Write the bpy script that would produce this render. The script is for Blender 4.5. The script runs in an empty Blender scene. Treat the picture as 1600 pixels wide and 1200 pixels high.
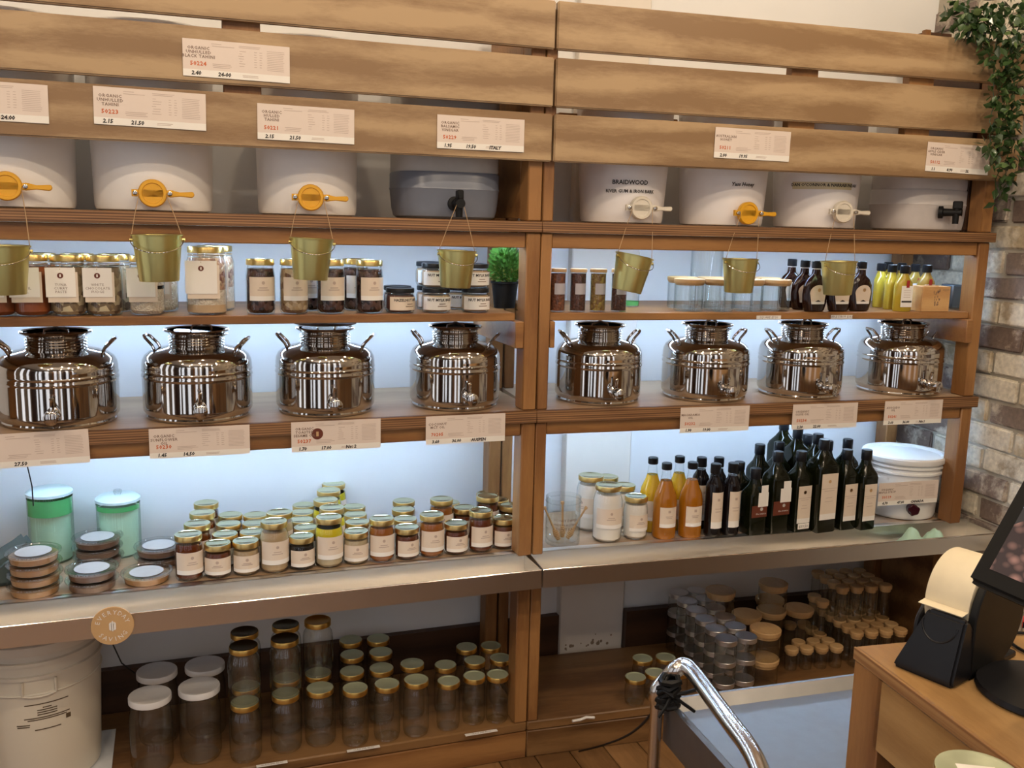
import bpy, bmesh, math, random
from mathutils import Vector, Matrix
random.seed(7)
S = bpy.context.scene
COL = S.collection
PI = math.pi
R = math.radians

# ------------------------------------------------------------------ camera
F, PITCH, ROLL, YL, YR = 1484.6, .168156, .0247113, .34489, .2807
A = YR - YL                                  # the right shelving unit is turned by this angle
CAM = Vector((-.927, -2.379, 1.538))
_Rp = Matrix(((1, 0, 0), (0, -math.sin(PITCH), -math.cos(PITCH)), (0, math.cos(PITCH), -math.sin(PITCH))))
_Rr = Matrix(((math.cos(ROLL), -math.sin(ROLL), 0), (math.sin(ROLL), math.cos(ROLL), 0), (0, 0, 1)))
_Y = Matrix(((math.cos(YL), -math.sin(YL), 0), (math.sin(YL), math.cos(YL), 0), (0, 0, 1)))
MC = _Rr @ _Rp @ _Y                          # world -> camera axes (right, down, forward)
cam_d = bpy.data.cameras.new('camera')
cam = bpy.data.objects.new('camera', cam_d)
COL.objects.link(cam)
r_, d_, f_ = MC[0], MC[1], MC[2]
cam.matrix_world = Matrix(((r_[0], -d_[0], -f_[0], CAM[0]), (r_[1], -d_[1], -f_[1], CAM[1]),
                           (r_[2], -d_[2], -f_[2], CAM[2]), (0, 0, 0, 1)))
cam_d.sensor_width = 36
cam_d.lens = F / 1600 * 36
cam_d.clip_start = .02
S.camera = cam

# ------------------------------------------------------------------ world, exposure, lamps
S.view_settings.view_transform = 'Standard'
S.view_settings.look = 'None'
S.view_settings.gamma = 1
S.view_settings.use_curve_mapping = False
S.view_settings.exposure = 0.0
W = bpy.data.worlds.new('world'); S.world = W; W.use_nodes = True
W.node_tree.nodes['Background'].inputs[0].default_value = (.9, .75, .6, 1)
W.node_tree.nodes['Background'].inputs[1].default_value = .02
LAMP_COL = (1, .80, .58)
LAMP_W = 25
LAMP_FILL = 9
LED_STRENGTH = 72
S.cycles.transparent_max_bounces = 64
S.cycles.max_bounces = 14
LAMPS = [(-2.1, -1.5), (-1.45, -2.1), (-.75, -1.5), (-.05, -2.1), (.65, -1.5), (1.2, -2.2),
         (-1.9, -3.0), (-.5, -3.1), (.9, -3.0), (-1.7, -.35), (-.65, -.35), (.45, -.38), (1.15, -.45)]  # last row, nearest the shelves, added to wash the wall with light
CEIL = 2.95
for i, (x, y) in enumerate(LAMPS):
    ld = bpy.data.lights.new('downlight_lamp', 'SPOT')
    ld.energy = LAMP_W * (.34 if y > -1 else 1.0 if y > -2.9 else .8); ld.color = LAMP_COL; ld.shadow_soft_size = .035
    ld.spot_size = R(150); ld.spot_blend = .6
    lo = bpy.data.objects.new('downlight_lamp', ld); COL.objects.link(lo)
    lo.location = (x, y, CEIL - .075)
    dv = Vector((x * .75 if y < -1 else x, -.2 if y > -2.9 else y, 1.3)) - lo.location
    lo.rotation_euler = dv.to_track_quat('-Z', 'Y').to_euler()
ld = bpy.data.lights.new('room_light', 'AREA'); ld.shape = 'RECTANGLE'; ld.size = 3.0; ld.size_y = 1.6  # broad fill added under the ceiling, no fixture behind it
ld.energy = LAMP_FILL; ld.color = (1, .82, .64)
lo = bpy.data.objects.new('room_light', ld); COL.objects.link(lo); lo.location = (-.9, -2.5, CEIL - .03)

# ------------------------------------------------------------------ pixel helpers (frame of 1600x1200)
def ray(px, py):
    return MC.transposed() @ Vector(((px - 800) / F, (py - 600) / F, 1))
def hit(px, py, y=0.0, ang=0.0):             # on the vertical plane  local-y = y  of a unit turned by ang
    r = ray(px, py); n = Vector((-math.sin(ang), math.cos(ang), 0))
    t = (y - n.dot(CAM)) / n.dot(r)
    return CAM + r * t
def hitz(px, py, z):
    r = ray(px, py)
    return CAM + r * ((z - CAM.z) / r.z)
def proj(p):
    v = MC @ (Vector(p) - CAM)
    return 800 + F * v[0] / v[2], 600 + F * v[1] / v[2]
def mpp(p):
    return (MC @ (Vector(p) - CAM))[2] / F
def rot2(x, y, a):
    return x * math.cos(a) - y * math.sin(a), x * math.sin(a) + y * math.cos(a)
def onx(px, y, z, ang=0.0):                  # the point of height z and local-y y that is seen at column px
    x = 0.0
    for _ in range(12):
        w = rot2(x, y, ang); w2 = rot2(x + .01, y, ang)
        p0 = proj((*w, z))[0]; p1 = proj((*w2, z))[0]
        x += (px - p0) / ((p1 - p0) / .01)
    return Vector((*rot2(x, y, ang), z))
def base(px, py, z, r):                      # centre of a round foot whose nearest point is seen at px,py
    p = hitz(px, py, z); d = (p - CAM); d.z = 0; d.normalize()
    return p + d * r
def lid(px, py, ztop, z):                    # centre of a thing whose lid centre is seen at px,py
    p = hitz(px, py, ztop); return Vector((p.x, p.y, z))
def loc_y(p, a):                             # local y of a world point
    return -p.x * math.sin(a) * 1 + p.y * math.cos(a)
def theta_for(c, r, z, px):                  # angle round a cylinder of a point seen at column px (near side)
    v = Vector((CAM.x - c.x, CAM.y - c.y)); a0 = math.atan2(v.y, v.x)
    best = min((abs(proj((c.x + r * math.cos(a0 + k), c.y + r * math.sin(a0 + k), z))[0] - px), a0 + k)
               for k in [i * .01 for i in range(-130, 131)])
    return best[1]

# ------------------------------------------------------------------ materials
MATS = {}
def nt(name):
    m = bpy.data.materials.new(name); m.use_nodes = True
    t = m.node_tree; b = t.nodes['Principled BSDF']
    return m, t, b
def N(t, kind, **kw):
    n = t.nodes.new(kind)
    for k, v in kw.items():
        if k.startswith('i_'):
            key = k[2:]; key = int(key) if key.isdigit() else key.replace('_', ' ')
            n.inputs[key].default_value = v
        else: setattr(n, k, v)
    return n
def rgba(c): return (*c, 1) if len(c) == 3 else c
def mat(name, col, rough=.5, metal=0., **kw):
    if name in MATS: return MATS[name]
    m, t, b = nt(name)
    b.inputs['Base Color'].default_value = rgba(col)
    b.inputs['Roughness'].default_value = rough
    b.inputs['Metallic'].default_value = metal
    # fine procedural variation of colour
    tc = N(t, 'ShaderNodeTexCoord'); no = N(t, 'ShaderNodeTexNoise', i_Scale=kw.get('scale', 40.), i_Detail=3.)
    mix = N(t, 'ShaderNodeMixRGB', blend_type='MULTIPLY'); mix.inputs[0].default_value = kw.get('vary', .12)
    mix.inputs[1].default_value = rgba(col)
    t.links.new(tc.outputs['Object'], no.inputs['Vector'])
    t.links.new(no.outputs['Fac'], mix.inputs[2]); t.links.new(mix.outputs[0], b.inputs['Base Color'])
    if 'sss' in kw:
        b.inputs['Subsurface Weight'].default_value = kw['sss']; b.inputs['Subsurface Radius'].default_value = (.02, .02, .02)
    if 'coat' in kw: b.inputs['Coat Weight'].default_value = kw['coat']; b.inputs['Coat Roughness'].default_value = .1
    if 'bump' in kw:
        bp = N(t, 'ShaderNodeBump', i_Strength=kw['bump'], i_Distance=.002)
        t.links.new(no.outputs['Fac'], bp.inputs['Height']); t.links.new(bp.outputs[0], b.inputs['Normal'])
    if 'spec' in kw: b.inputs['Specular IOR Level'].default_value = kw['spec']
    if 'aniso' in kw: b.inputs['Anisotropic'].default_value = kw['aniso']
    MATS[name] = m; return m
def emit(name, col, strength):
    m, t, b = nt(name)
    b.inputs['Base Color'].default_value = rgba(col)
    b.inputs['Emission Color'].default_value = rgba(col); b.inputs['Emission Strength'].default_value = strength
    MATS[name] = m; return m
def wood(name, c1, c2, stretch=(1.2, 14, 14), rough=.5, blotch=.5, spec=.4, knots=True):
    m, t, b = nt(name)
    tc = N(t, 'ShaderNodeTexCoord'); oi = N(t, 'ShaderNodeObjectInfo')
    mp = N(t, 'ShaderNodeMapping'); mp.inputs['Scale'].default_value = stretch
    add = N(t, 'ShaderNodeVectorMath', operation='ADD')
    t.links.new(tc.outputs['Object'], mp.inputs['Vector'])
    sc = N(t, 'ShaderNodeVectorMath', operation='SCALE'); sc.inputs['Scale'].default_value = 9.
    cmb = N(t, 'ShaderNodeCombineXYZ')
    for i in range(3): t.links.new(oi.outputs['Random'], cmb.inputs[i])
    t.links.new(cmb.outputs[0], sc.inputs[0])
    t.links.new(mp.outputs[0], add.inputs[0]); t.links.new(sc.outputs[0], add.inputs[1])
    n1 = N(t, 'ShaderNodeTexNoise', i_Scale=1.6, i_Detail=7., i_Roughness=.6, i_Distortion=.5)
    n2 = N(t, 'ShaderNodeTexNoise', i_Scale=.55, i_Detail=3., i_Distortion=1.5)
    wv = N(t, 'ShaderNodeTexWave', i_Scale=.35, i_Distortion=7., i_Detail=3.)
    wv.bands_direction = 'Z'; wv.inputs['Detail Scale'].default_value = .5
    for n in (n1, n2, wv): t.links.new(add.outputs[0], n.inputs['Vector'])
    m1 = N(t, 'ShaderNodeMath', operation='MULTIPLY_ADD'); m1.inputs[1].default_value = .5
    n3 = N(t, 'ShaderNodeTexNoise', i_Scale=11., i_Detail=5., i_Roughness=.75); t.links.new(add.outputs[0], n3.inputs['Vector'])
    m2 = N(t, 'ShaderNodeMath', operation='MULTIPLY'); m2.inputs[1].default_value = blotch
    t.links.new(n2.outputs['Fac'], m2.inputs[0])
    t.links.new(n1.outputs['Fac'], m1.inputs[0]); t.links.new(m2.outputs[0], m1.inputs[2])
    m3 = N(t, 'ShaderNodeMath', operation='MULTIPLY_ADD'); m3.inputs[1].default_value = .24
    t.links.new(wv.outputs['Fac'], m3.inputs[0]); t.links.new(m1.outputs[0], m3.inputs[2])
    rp = N(t, 'ShaderNodeValToRGB')
    cen = .25 + .5 * blotch + .12; rp.color_ramp.elements[0].position = cen - .15; rp.color_ramp.elements[0].color = rgba(c2)
    rp.color_ramp.elements[1].position = cen + .13; rp.color_ramp.elements[1].color = rgba(c1)
    m4 = N(t, 'ShaderNodeMath', operation='MULTIPLY_ADD'); m4.inputs[1].default_value = .34
    m5 = N(t, 'ShaderNodeMath', operation='SUBTRACT'); m5.inputs[1].default_value = .5
    t.links.new(n3.outputs['Fac'], m5.inputs[0]); t.links.new(m5.outputs[0], m4.inputs[0]); t.links.new(m3.outputs[0], m4.inputs[2])
    t.links.new(m4.outputs[0], rp.inputs[0]); t.links.new(rp.outputs[0], b.inputs['Base Color'])
    b.inputs['Roughness'].default_value = rough; b.inputs['Specular IOR Level'].default_value = spec
    bp = N(t, 'ShaderNodeBump', i_Strength=.15, i_Distance=.001)
    t.links.new(n1.outputs['Fac'], bp.inputs['Height']); t.links.new(bp.outputs[0], b.inputs['Normal'])
    MATS[name] = m; return m
def glass(name, tint, edge=(.55, .62, .58), rough=.02, gl=1.0):
    m = bpy.data.materials.new(name); m.use_nodes = True; t = m.node_tree; t.nodes.clear()
    out = N(t, 'ShaderNodeOutputMaterial'); mx = N(t, 'ShaderNodeMixShader')
    tr = N(t, 'ShaderNodeBsdfTransparent'); g = N(t, 'ShaderNodeBsdfGlossy', i_Roughness=rough)
    lw = N(t, 'ShaderNodeLayerWeight', i_Blend=.5)
    rp = N(t, 'ShaderNodeMixRGB'); rp.inputs[1].default_value = rgba(tint); rp.inputs[2].default_value = rgba(edge)
    pw = N(t, 'ShaderNodeMath', operation='POWER'); pw.inputs[1].default_value = 3.
    t.links.new(lw.outputs['Facing'], pw.inputs[0]); t.links.new(pw.outputs[0], rp.inputs[0])
    t.links.new(rp.outputs[0], tr.inputs['Color'])
    p5 = N(t, 'ShaderNodeMath', operation='POWER'); p5.inputs[1].default_value = 4.5
    t.links.new(lw.outputs['Facing'], p5.inputs[0])
    mu = N(t, 'ShaderNodeMath', operation='MULTIPLY_ADD'); mu.inputs[1].default_value = .7; mu.inputs[2].default_value = .045 * gl
    mu.use_clamp = True
    t.links.new(p5.outputs[0], mu.inputs[0]); t.links.new(mu.outputs[0], mx.inputs[0])
    t.links.new(tr.outputs[0], mx.inputs[1]); t.links.new(g.outputs[0], mx.inputs[2])
    t.links.new(mx.outputs[0], out.inputs[0])
    MATS[name] = m; return m
def speckle(name, c1, c2, c3, scale=60., rough=.5):
    m, t, b = nt(name)
    tc = N(t, 'ShaderNodeTexCoord'); v = N(t, 'ShaderNodeTexVoronoi', i_Scale=scale)
    rp = N(t, 'ShaderNodeValToRGB'); e = rp.color_ramp.elements
    e[0].position = 0; e[0].color = rgba(c1); e[1].position = 1; e[1].color = rgba(c3)
    k = e.new(.5); k.color = rgba(c2)
    t.links.new(tc.outputs['Object'], v.inputs['Vector'])
    sp = N(t, 'ShaderNodeSeparateColor'); t.links.new(v.outputs['Color'], sp.inputs[0])
    t.links.new(sp.outputs[0], rp.inputs[0]); t.links.new(rp.outputs[0], b.inputs['Base Color'])
    bp = N(t, 'ShaderNodeBump', i_Strength=.8, i_Distance=.004, invert=True)
    t.links.new(v.outputs['Distance'], bp.inputs['Height']); t.links.new(bp.outputs[0], b.inputs['Normal'])
    b.inputs['Roughness'].default_value = rough
    MATS[name] = m; return m

m_plank = wood('pale_pine', (.43, .295, .16), (.25, .15, .072), (2.2, 11, 11), .42, .9)
m_frame = wood('oiled_timber', (.34, .165, .055), (.20, .085, .027), (9, 9, 1.2), .45)
m_rail = wood('oiled_timber_rail', (.34, .165, .055), (.20, .085, .027), (1.2, 12, 12), .45)
m_shelf = wood('birch_plywood_face', (.42, .29, .18), (.28, .18, .105), (1.5, 8, 8), .4, .3)
m_base = wood('stained_base_board', (.23, .12, .045), (.11, .05, .017), (1.4, 9, 9), .4, .8)
m_counter = wood('beech_counter', (.42, .25, .10), (.29, .155, .055), (10, 1.5, 10), .35)
m_floor = wood('floor_timber', (.27, .145, .06), (.13, .065, .025), (9, 1.0, 9), .35)
m_dark_wood = wood('dark_skirting', (.07, .03, .014), (.04, .018, .008), (1.2, 9, 9), .5)
m_cork = wood('bamboo_lid', (.56, .36, .17), (.44, .26, .11), (12, 2, 2), .5, .3)
m_box = wood('small_crate_wood', (.60, .36, .15), (.48, .26, .10), (3, 14, 14), .5)
def ply_edge():
    m, t, b = nt('plywood_edge')
    tc = N(t, 'ShaderNodeTexCoord'); sx = N(t, 'ShaderNodeSeparateXYZ')
    t.links.new(tc.outputs['Object'], sx.inputs[0])
    mp = N(t, 'ShaderNodeMapping'); mp.inputs['Scale'].default_value = (3, 3, 160)
    t.links.new(tc.outputs['Object'], mp.inputs['Vector'])
    no = N(t, 'ShaderNodeTexNoise', i_Scale=1., i_Detail=4., i_Distortion=.3)
    t.links.new(mp.outputs[0], no.inputs['Vector'])
    wv = N(t, 'ShaderNodeMath', operation='SINE'); mu = N(t, 'ShaderNodeMath', operation='MULTIPLY'); mu.inputs[1].default_value = 1050.
    t.links.new(sx.outputs['Z'], mu.inputs[0]); t.links.new(mu.outputs[0], wv.inputs[0])
    ad = N(t, 'ShaderNodeMath', operation='MULTIPLY_ADD'); ad.inputs[1].default_value = .2
    t.links.new(wv.outputs[0], ad.inputs[0]); t.links.new(no.outputs['Fac'], ad.inputs[2])
    rp = N(t, 'ShaderNodeValToRGB'); e = rp.color_ramp.elements
    e[0].position = .3; e[0].color = (.10, .04, .013, 1); e[1].position = .85; e[1].color = (.38, .20, .085, 1)
    t.links.new(ad.outputs[0], rp.inputs[0]); t.links.new(rp.outputs[0], b.inputs['Base Color'])
    b.inputs['Roughness'].default_value = .5
    MATS['plywood_edge'] = m; return m
m_edge = ply_edge()
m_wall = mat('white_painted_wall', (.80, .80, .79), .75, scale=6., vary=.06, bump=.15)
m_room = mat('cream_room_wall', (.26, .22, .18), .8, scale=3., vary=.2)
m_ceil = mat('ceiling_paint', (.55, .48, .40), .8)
m_mortar = mat('lime_mortar', (.60, .54, .43), .9, scale=20., vary=.5, bump=.8)
m_pier = mat('painted_pier', (.80, .74, .66), .7, scale=9., vary=.12, bump=.2)
def steel(name, col, rough, aniso=0., streak=None, bs=.06):
    m, t, b = nt(name)
    b.inputs['Base Color'].default_value = rgba(col); b.inputs['Metallic'].default_value = 1
    b.inputs['Roughness'].default_value = rough; b.inputs['Anisotropic'].default_value = aniso
    if streak:
        tc = N(t, 'ShaderNodeTexCoord'); mp = N(t, 'ShaderNodeMapping'); mp.inputs['Scale'].default_value = streak
        no = N(t, 'ShaderNodeTexNoise', i_Scale=1., i_Detail=5.)
        t.links.new(tc.outputs['Object'], mp.inputs['Vector']); t.links.new(mp.outputs[0], no.inputs['Vector'])
        mr = N(t, 'ShaderNodeMapRange'); mr.inputs['To Min'].default_value = rough * .75; mr.inputs['To Max'].default_value = rough * 1.35
        t.links.new(no.outputs['Fac'], mr.inputs[0]); t.links.new(mr.outputs[0], b.inputs['Roughness'])
        bp = N(t, 'ShaderNodeBump', i_Strength=bs, i_Distance=.0006)
        t.links.new(no.outputs['Fac'], bp.inputs['Height']); t.links.new(bp.outputs[0], b.inputs['Normal'])
    MATS[name] = m; return m
m_steel = steel('polished_steel', (.55, .51, .47), .06)
m_trough = steel('brushed_steel', (.80, .76, .70), .32, .85)
_t = m_trough.node_tree; _g = N(_t, 'ShaderNodeTangent'); _g.direction_type = 'RADIAL'; _g.axis = 'Z'
_t.links.new(_g.outputs[0], _t.nodes['Principled BSDF'].inputs['Tangent'])
m_sink = steel('worn_steel_top', (.28, .28, .285), .42, .0, (40, 40, 40), .5)
m_chrome = steel('tube_steel', (.70, .66, .62), .16)
m_brass = steel('brass_pail', (.62, .55, .22), .33)
m_lid = steel('gold_lid', (.76, .79, .56), .16)
m_lidside = steel('gold_lid_rim', (.72, .52, .20), .28)
m_alu = steel('silver_lid', (.66, .66, .68), .35)
m_bucket = mat('white_plastic', (.90, .88, .85), .32, vary=.04)
m_bucketR = mat('white_tub_plastic', (.90, .87, .86), .28, vary=.04)
m_pailR = mat('white_pail_plastic', (.82, .82, .80), .35, vary=.04)
m_cream_plastic = mat('cream_bucket_plastic', (.72, .66, .54), .4, vary=.1, scale=5.)
m_grey = mat('blue_grey_plastic', (.18, .20, .25), .3)
m_yellow = mat('yellow_valve', (.82, .42, .02), .35)
m_whitev = mat('white_valve', (.80, .74, .62), .35)
m_black = mat('black_plastic', (.010, .010, .012), .32, spec=.3)
m_blackm = mat('black_matt', (.007, .007, .007), .5, spec=.25)
m_burg = mat('burgundy_tap', (.035, .004, .010), .2)
m_string = mat('jute_string', (.42, .28, .15), .8)
m_card = mat('peach_card', (.74, .63, .55), .6, vary=.05)
m_cardw = mat('card_white_strip', (.84, .80, .73), .6, vary=.03)
m_ink = mat('black_ink', (.02, .016, .014), .6)
m_inkd = mat('brown_grey_ink', (.22, .14, .10), .6)
m_inkl = mat('faint_grey_ink', (.50, .38, .31), .6)
m_inko = mat('orange_ink', (.62, .13, .03), .6)
m_brown = mat('brown_seal', (.14, .03, .012), .5)
m_white = mat('white_print', (.85, .82, .78), .5)
m_tan = mat('tan_seal', (.60, .38, .18), .5)
m_paper = mat('peach_label_paper', (.74, .62, .50), .55, vary=.05)
m_paperw = mat('white_label_paper', (.84, .80, .75), .55, vary=.03)
m_greylab = mat('lilac_grey_label', (.45, .42, .46), .6)
m_glass = glass('clear_glass', (.985, .99, .985), (.74, .80, .81))
m_glass_d = glass('empty_jar_glass', (.98, .98, .96), (.56, .58, .54), .06, gl=1.6)
m_glass_g = glass('green_glass', (.50, .92, .55), (.18, .60, .25))
m_plast = glass('clear_plastic', (.95, .96, .96), (.72, .75, .76), .10, 2.6)
m_amber = mat('dark_honey', (.11, .022, .004), .15, coat=.6)
m_amber2 = mat('amber_honey', (.30, .10, .02), .15, coat=.6)
m_tahini = mat('tahini_paste', (.44, .31, .17), .4)
m_grey_c = mat('beige_paste', (.50, .40, .25), .4)
m_blackc = mat('black_paste', (.010, .007, .006), .25)
m_yel_c = mat('yellow_oil', (.62, .50, .02), .15)
m_coco = mat('white_coconut_oil', (.82, .77, .70), .3)
m_cider = mat('amber_cider', (.36, .125, .006), .15, coat=.15)
m_cider2 = mat('yellow_cider', (.55, .33, .01), .15, coat=.15)
m_darkb = mat('black_brown_bottle', (.008, .005, .005), .10, spec=.35)
m_oliveb = mat('dark_olive_glass', (.006, .007, .002), .10, spec=.35)
m_oliveg = mat('olive_glass_neck', (.035, .055, .004), .10, spec=.5)
m_syrup = mat('maple_syrup_glass', (.018, .005, .003), .10, spec=.45)
m_yflask = mat('pale_yellow_oil_flask', (.46, .33, .03), .12, coat=.3)
m_oflask = mat('golden_oil_flask', (.33, .21, .04), .12, coat=.3)
m_orange_c = mat('orange_paste', (.30, .075, .018), .4)
m_nuts = speckle('nut_mix', (.40, .28, .14), (.14, .06, .03), (.62, .48, .30), 70.)
m_choc = speckle('chocolate_nuts', (.018, .010, .010), (.035, .016, .014), (.10, .05, .04), 75., .2)
m_pale = speckle('pale_fudge_pieces', (.60, .50, .32), (.36, .26, .14), (.10, .06, .04), 60.)
m_muesli = speckle('fruit_muesli', (.62, .40, .26), (.20, .08, .06), (.70, .55, .35), 110.)
m_oats = speckle('oat_flour', (.72, .64, .52), (.66, .55, .42), (.76, .68, .56), 200., .8)
m_herb = speckle('dried_herb', (.28, .17, .04), (.16, .08, .03), (.34, .26, .06), 160., .8)
m_spice = speckle('dark_spice', (.05, .02, .016), (.10, .035, .02), (.03, .012, .01), 160., .8)
m_spice2 = speckle('red_brown_spice', (.15, .05, .025), (.10, .035, .02), (.22, .07, .03), 160., .8)
m_nutb = mat('nut_base_paste', (.46, .31, .18), .35)
m_hazel = mat('hazelnut_paste', (.13, .05, .035), .35)
m_dip = mat('dip_orange_brown', (.50, .26, .10), .35)
m_dip2 = mat('dip_dark_brown', (.20, .10, .055), .35)
m_leaf = mat('leaf_green', (.028, .066, .014), .4, coat=.3)
m_leaf2 = mat('leaf_bright', (.10, .16, .05), .4)
m_leaf3 = mat('bush_green', (.10, .26, .035), .45)
m_cream_tape = mat('cream_paper_roll', (.80, .70, .50), .6)
m_cloth = mat('mint_cloth', (.42, .62, .50), .8)

# ------------------------------------------------------------------ mesh builder
class MB:
    def __init__(s): s.v = []; s.f = []; s.m = []; s.cur = 0
    def add(s, vs, fs, M=None):
        o = len(s.v)
        s.v += [tuple(M @ Vector(p)) if M else tuple(p) for p in vs]
        for f in fs: s.f.append([i + o for i in f]); s.m.append(s.cur)
        return s
    def box(s, x0, x1, y0, y1, z0, z1, M=None):
        return s.add([(x0, y0, z0), (x1, y0, z0), (x1, y1, z0), (x0, y1, z0), (x0, y0, z1), (x1, y0, z1), (x1, y1, z1), (x0, y1, z1)],
                     [(0, 3, 2, 1), (4, 5, 6, 7), (0, 1, 5, 4), (1, 2, 6, 5), (2, 3, 7, 6), (3, 0, 4, 7)], M)
    def lathe(s, prof, n=24, M=None, cap0=True, cap1=True):
        vs = []; fs = []; k = len(prof)
        for (r, z) in prof:
            r = max(r, 1e-5)
            for i in range(n):
                a = 2 * PI * i / n; vs.append((r * math.cos(a), r * math.sin(a), z))
        for j in range(k - 1):
            for i in range(n):
                i2 = (i + 1) % n
                fs.append((j * n + i, j * n + i2, (j + 1) * n + i2, (j + 1) * n + i))
        if cap0 and prof[0][0] > 1e-4: fs.append(tuple(range(n))[::-1])
        if cap1 and prof[-1][0] > 1e-4: fs.append(tuple((k - 1) * n + i for i in range(n)))
        return s.add(vs, fs, M)
    def tube(s, pts, r, n=8, closed=False):
        pts = [Vector(p) for p in pts]; vs = []; fs = []; K = len(pts)
        up = Vector((0, 0, 1)); prev = None
        for i, p in enumerate(pts):
            if closed: d = pts[(i + 1) % K] - pts[i - 1]
            else: d = pts[min(i + 1, K - 1)] - pts[max(i - 1, 0)]
            d.normalize()
            if prev is None:
                a = d.cross(up)
                if a.length < .05: a = d.cross(Vector((1, 0, 0)))
            else: a = prev - d * prev.dot(d)
            a.normalize(); prev = a; b = d.cross(a)
            rr = r[i] if isinstance(r, (list, tuple)) else r
            for j in range(n):
                t = 2 * PI * j / n; vs.append(p + a * rr * math.cos(t) + b * rr * math.sin(t))
        for i in range(K if closed else K - 1):
            i2 = (i + 1) % K
            for j in range(n):
                j2 = (j + 1) % n; fs.append((i * n + j, i * n + j2, i2 * n + j2, i2 * n + j))
        if not closed: fs.append(tuple(range(n))[::-1]); fs.append(tuple((K - 1) * n + j for j in range(n)))
        return s.add(vs, fs)
    def prism(s, poly, y0, y1, M=None):     # poly of (x,z), extruded along y
        k = len(poly)
        vs = [(x, y0, z) for x, z in poly] + [(x, y1, z) for x, z in poly]
        fs = [tuple(range(k)), tuple(range(k, 2 * k))[::-1]] + [(i, k + i, k + (i + 1) % k, (i + 1) % k) for i in range(k)]
        return s.add(vs, fs, M)
    def arc(s, r, a0, a1, z0, z1, n=8, rtop=None):     # curved paper patch
        vs = []; fs = []
        rt = r if rtop is None else rtop
        for i in range(n + 1):
            a = a0 + (a1 - a0) * i / n
            vs += [(r * math.cos(a), r * math.sin(a), z0), (rt * math.cos(a), rt * math.sin(a), z1)]
        for i in range(n): fs.append((2 * i, 2 * i + 2, 2 * i + 3, 2 * i + 1))
        return s.add(vs, fs)
    def mesh(s, name, mats, smooth=True, ang=38, bevel=0, seg=1):
        me = bpy.data.meshes.new(name); me.from_pydata(s.v, [], s.f)
        for m in (mats if isinstance(mats, (list, tuple)) else [mats]): me.materials.append(m)
        me.polygons.foreach_set('material_index', s.m)
        if bevel:
            bm = bmesh.new(); bm.from_mesh(me)
            bmesh.ops.bevel(bm, geom=[e for e in bm.edges if len(e.link_faces) == 2 and e.calc_face_angle(0) > .6], offset=bevel, segments=seg, affect='EDGES', clamp_overlap=True)
            bm.to_mesh(me); bm.free()
        bm = bmesh.new(); bm.from_mesh(me)
        bmesh.ops.recalc_face_normals(bm, faces=bm.faces); bm.to_mesh(me); bm.free()
        if smooth:
            me.polygons.foreach_set('use_smooth', [True] * len(me.polygons)); me.set_sharp_from_angle(angle=R(ang))
        me.update(); return me
def link(name, me, parent=None, loc=None, rz=None):
    o = bpy.data.objects.new(name, me); COL.objects.link(o)
    if parent: o.parent = parent
    if loc is not None: o.location = loc
    if rz is not None: o.rotation_euler = (0, 0, rz) if not isinstance(rz, (tuple, list)) else rz
    return o
def part(name, mb, m, parent, **kw):
    loc = kw.pop('loc', None); rz = kw.pop('rz', None); lab = kw.pop('label', None); kind = kw.pop('kind', None)
    o = link(name, mb.mesh(name, m, **kw), parent, loc, rz)
    if lab: o['label'] = lab
    if kind: o['kind'] = kind
    return o
def tag(o, label, cat, group=None):
    o['label'] = label; o['category'] = cat
    if group: o['group'] = group
    return o
def thing(name, label, cat, loc=(0, 0, 0), rz=0, group=None):
    o = bpy.data.objects.new(name, None); COL.objects.link(o); o.empty_display_size = .05
    o.location = loc; o.rotation_euler = (0, 0, rz) if not isinstance(rz, (tuple, list)) else rz
    return tag(o, label, cat, group)
def struct(name, mb, m, **kw):
    o = link(name, mb.mesh(name, m, **kw)); o['kind'] = 'structure'; return o
USED = set(); PRIS = {}
def place(proto, loc, rz, label, group=None, mats=None, scale=None):
    """first use moves the prototype itself, later uses copy it with all its parts"""
    def cp(o, parent):
        c = o.copy(); COL.objects.link(c); c.parent = parent
        for ch in list(o.children):
            if ch.name in PRIS[proto.name]: cp(ch, c)
        return c
    if proto.name not in USED:
        USED.add(proto.name); o = proto; PRIS[proto.name] = {q.name for q in proto.children_recursive}
    else: o = cp(proto, None)
    o.location = loc
    o.rotation_euler = (0, 0, rz) if not isinstance(rz, (tuple, list)) else rz
    o['label'] = label
    if group: o['group'] = group
    if scale: o.scale = scale if isinstance(scale, (tuple, list)) else (scale,) * 3
    def over(x):
        base_n = x.name.split('.')[0]
        for key in ((base_n,) if mats else ()):
            if mats and key in mats:
                x.material_slots[0].link = 'OBJECT'; x.material_slots[0].material = mats[key]
            elif x.material_slots and x.material_slots[0].link == 'OBJECT':
                x.material_slots[0].link = 'DATA'
        for ch in x.children: over(ch)
    if mats: over(o)
    return o
def text_mb(body, size, align='CENTER', res=1, space=1.0, shear=0., line=1.0, bold=0.):
    cu = bpy.data.curves.new('text', 'FONT'); cu.body = body; cu.size = size; cu.align_x = align; cu.align_y = 'CENTER'
    cu.resolution_u = res; cu.offset = bold; cu.space_character = space; cu.shear = shear; cu.space_line = line
    o = bpy.data.objects.new('text', cu); COL.objects.link(o)
    dg = bpy.context.evaluated_depsgraph_get(); me = bpy.data.meshes.new_from_object(o.evaluated_get(dg))
    mb = MB(); mb.add([v.co[:] for v in me.vertices], [tuple(p.vertices) for p in me.polygons])
    bpy.data.objects.remove(o); bpy.data.curves.remove(cu); bpy.data.meshes.remove(me)
    return mb
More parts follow.
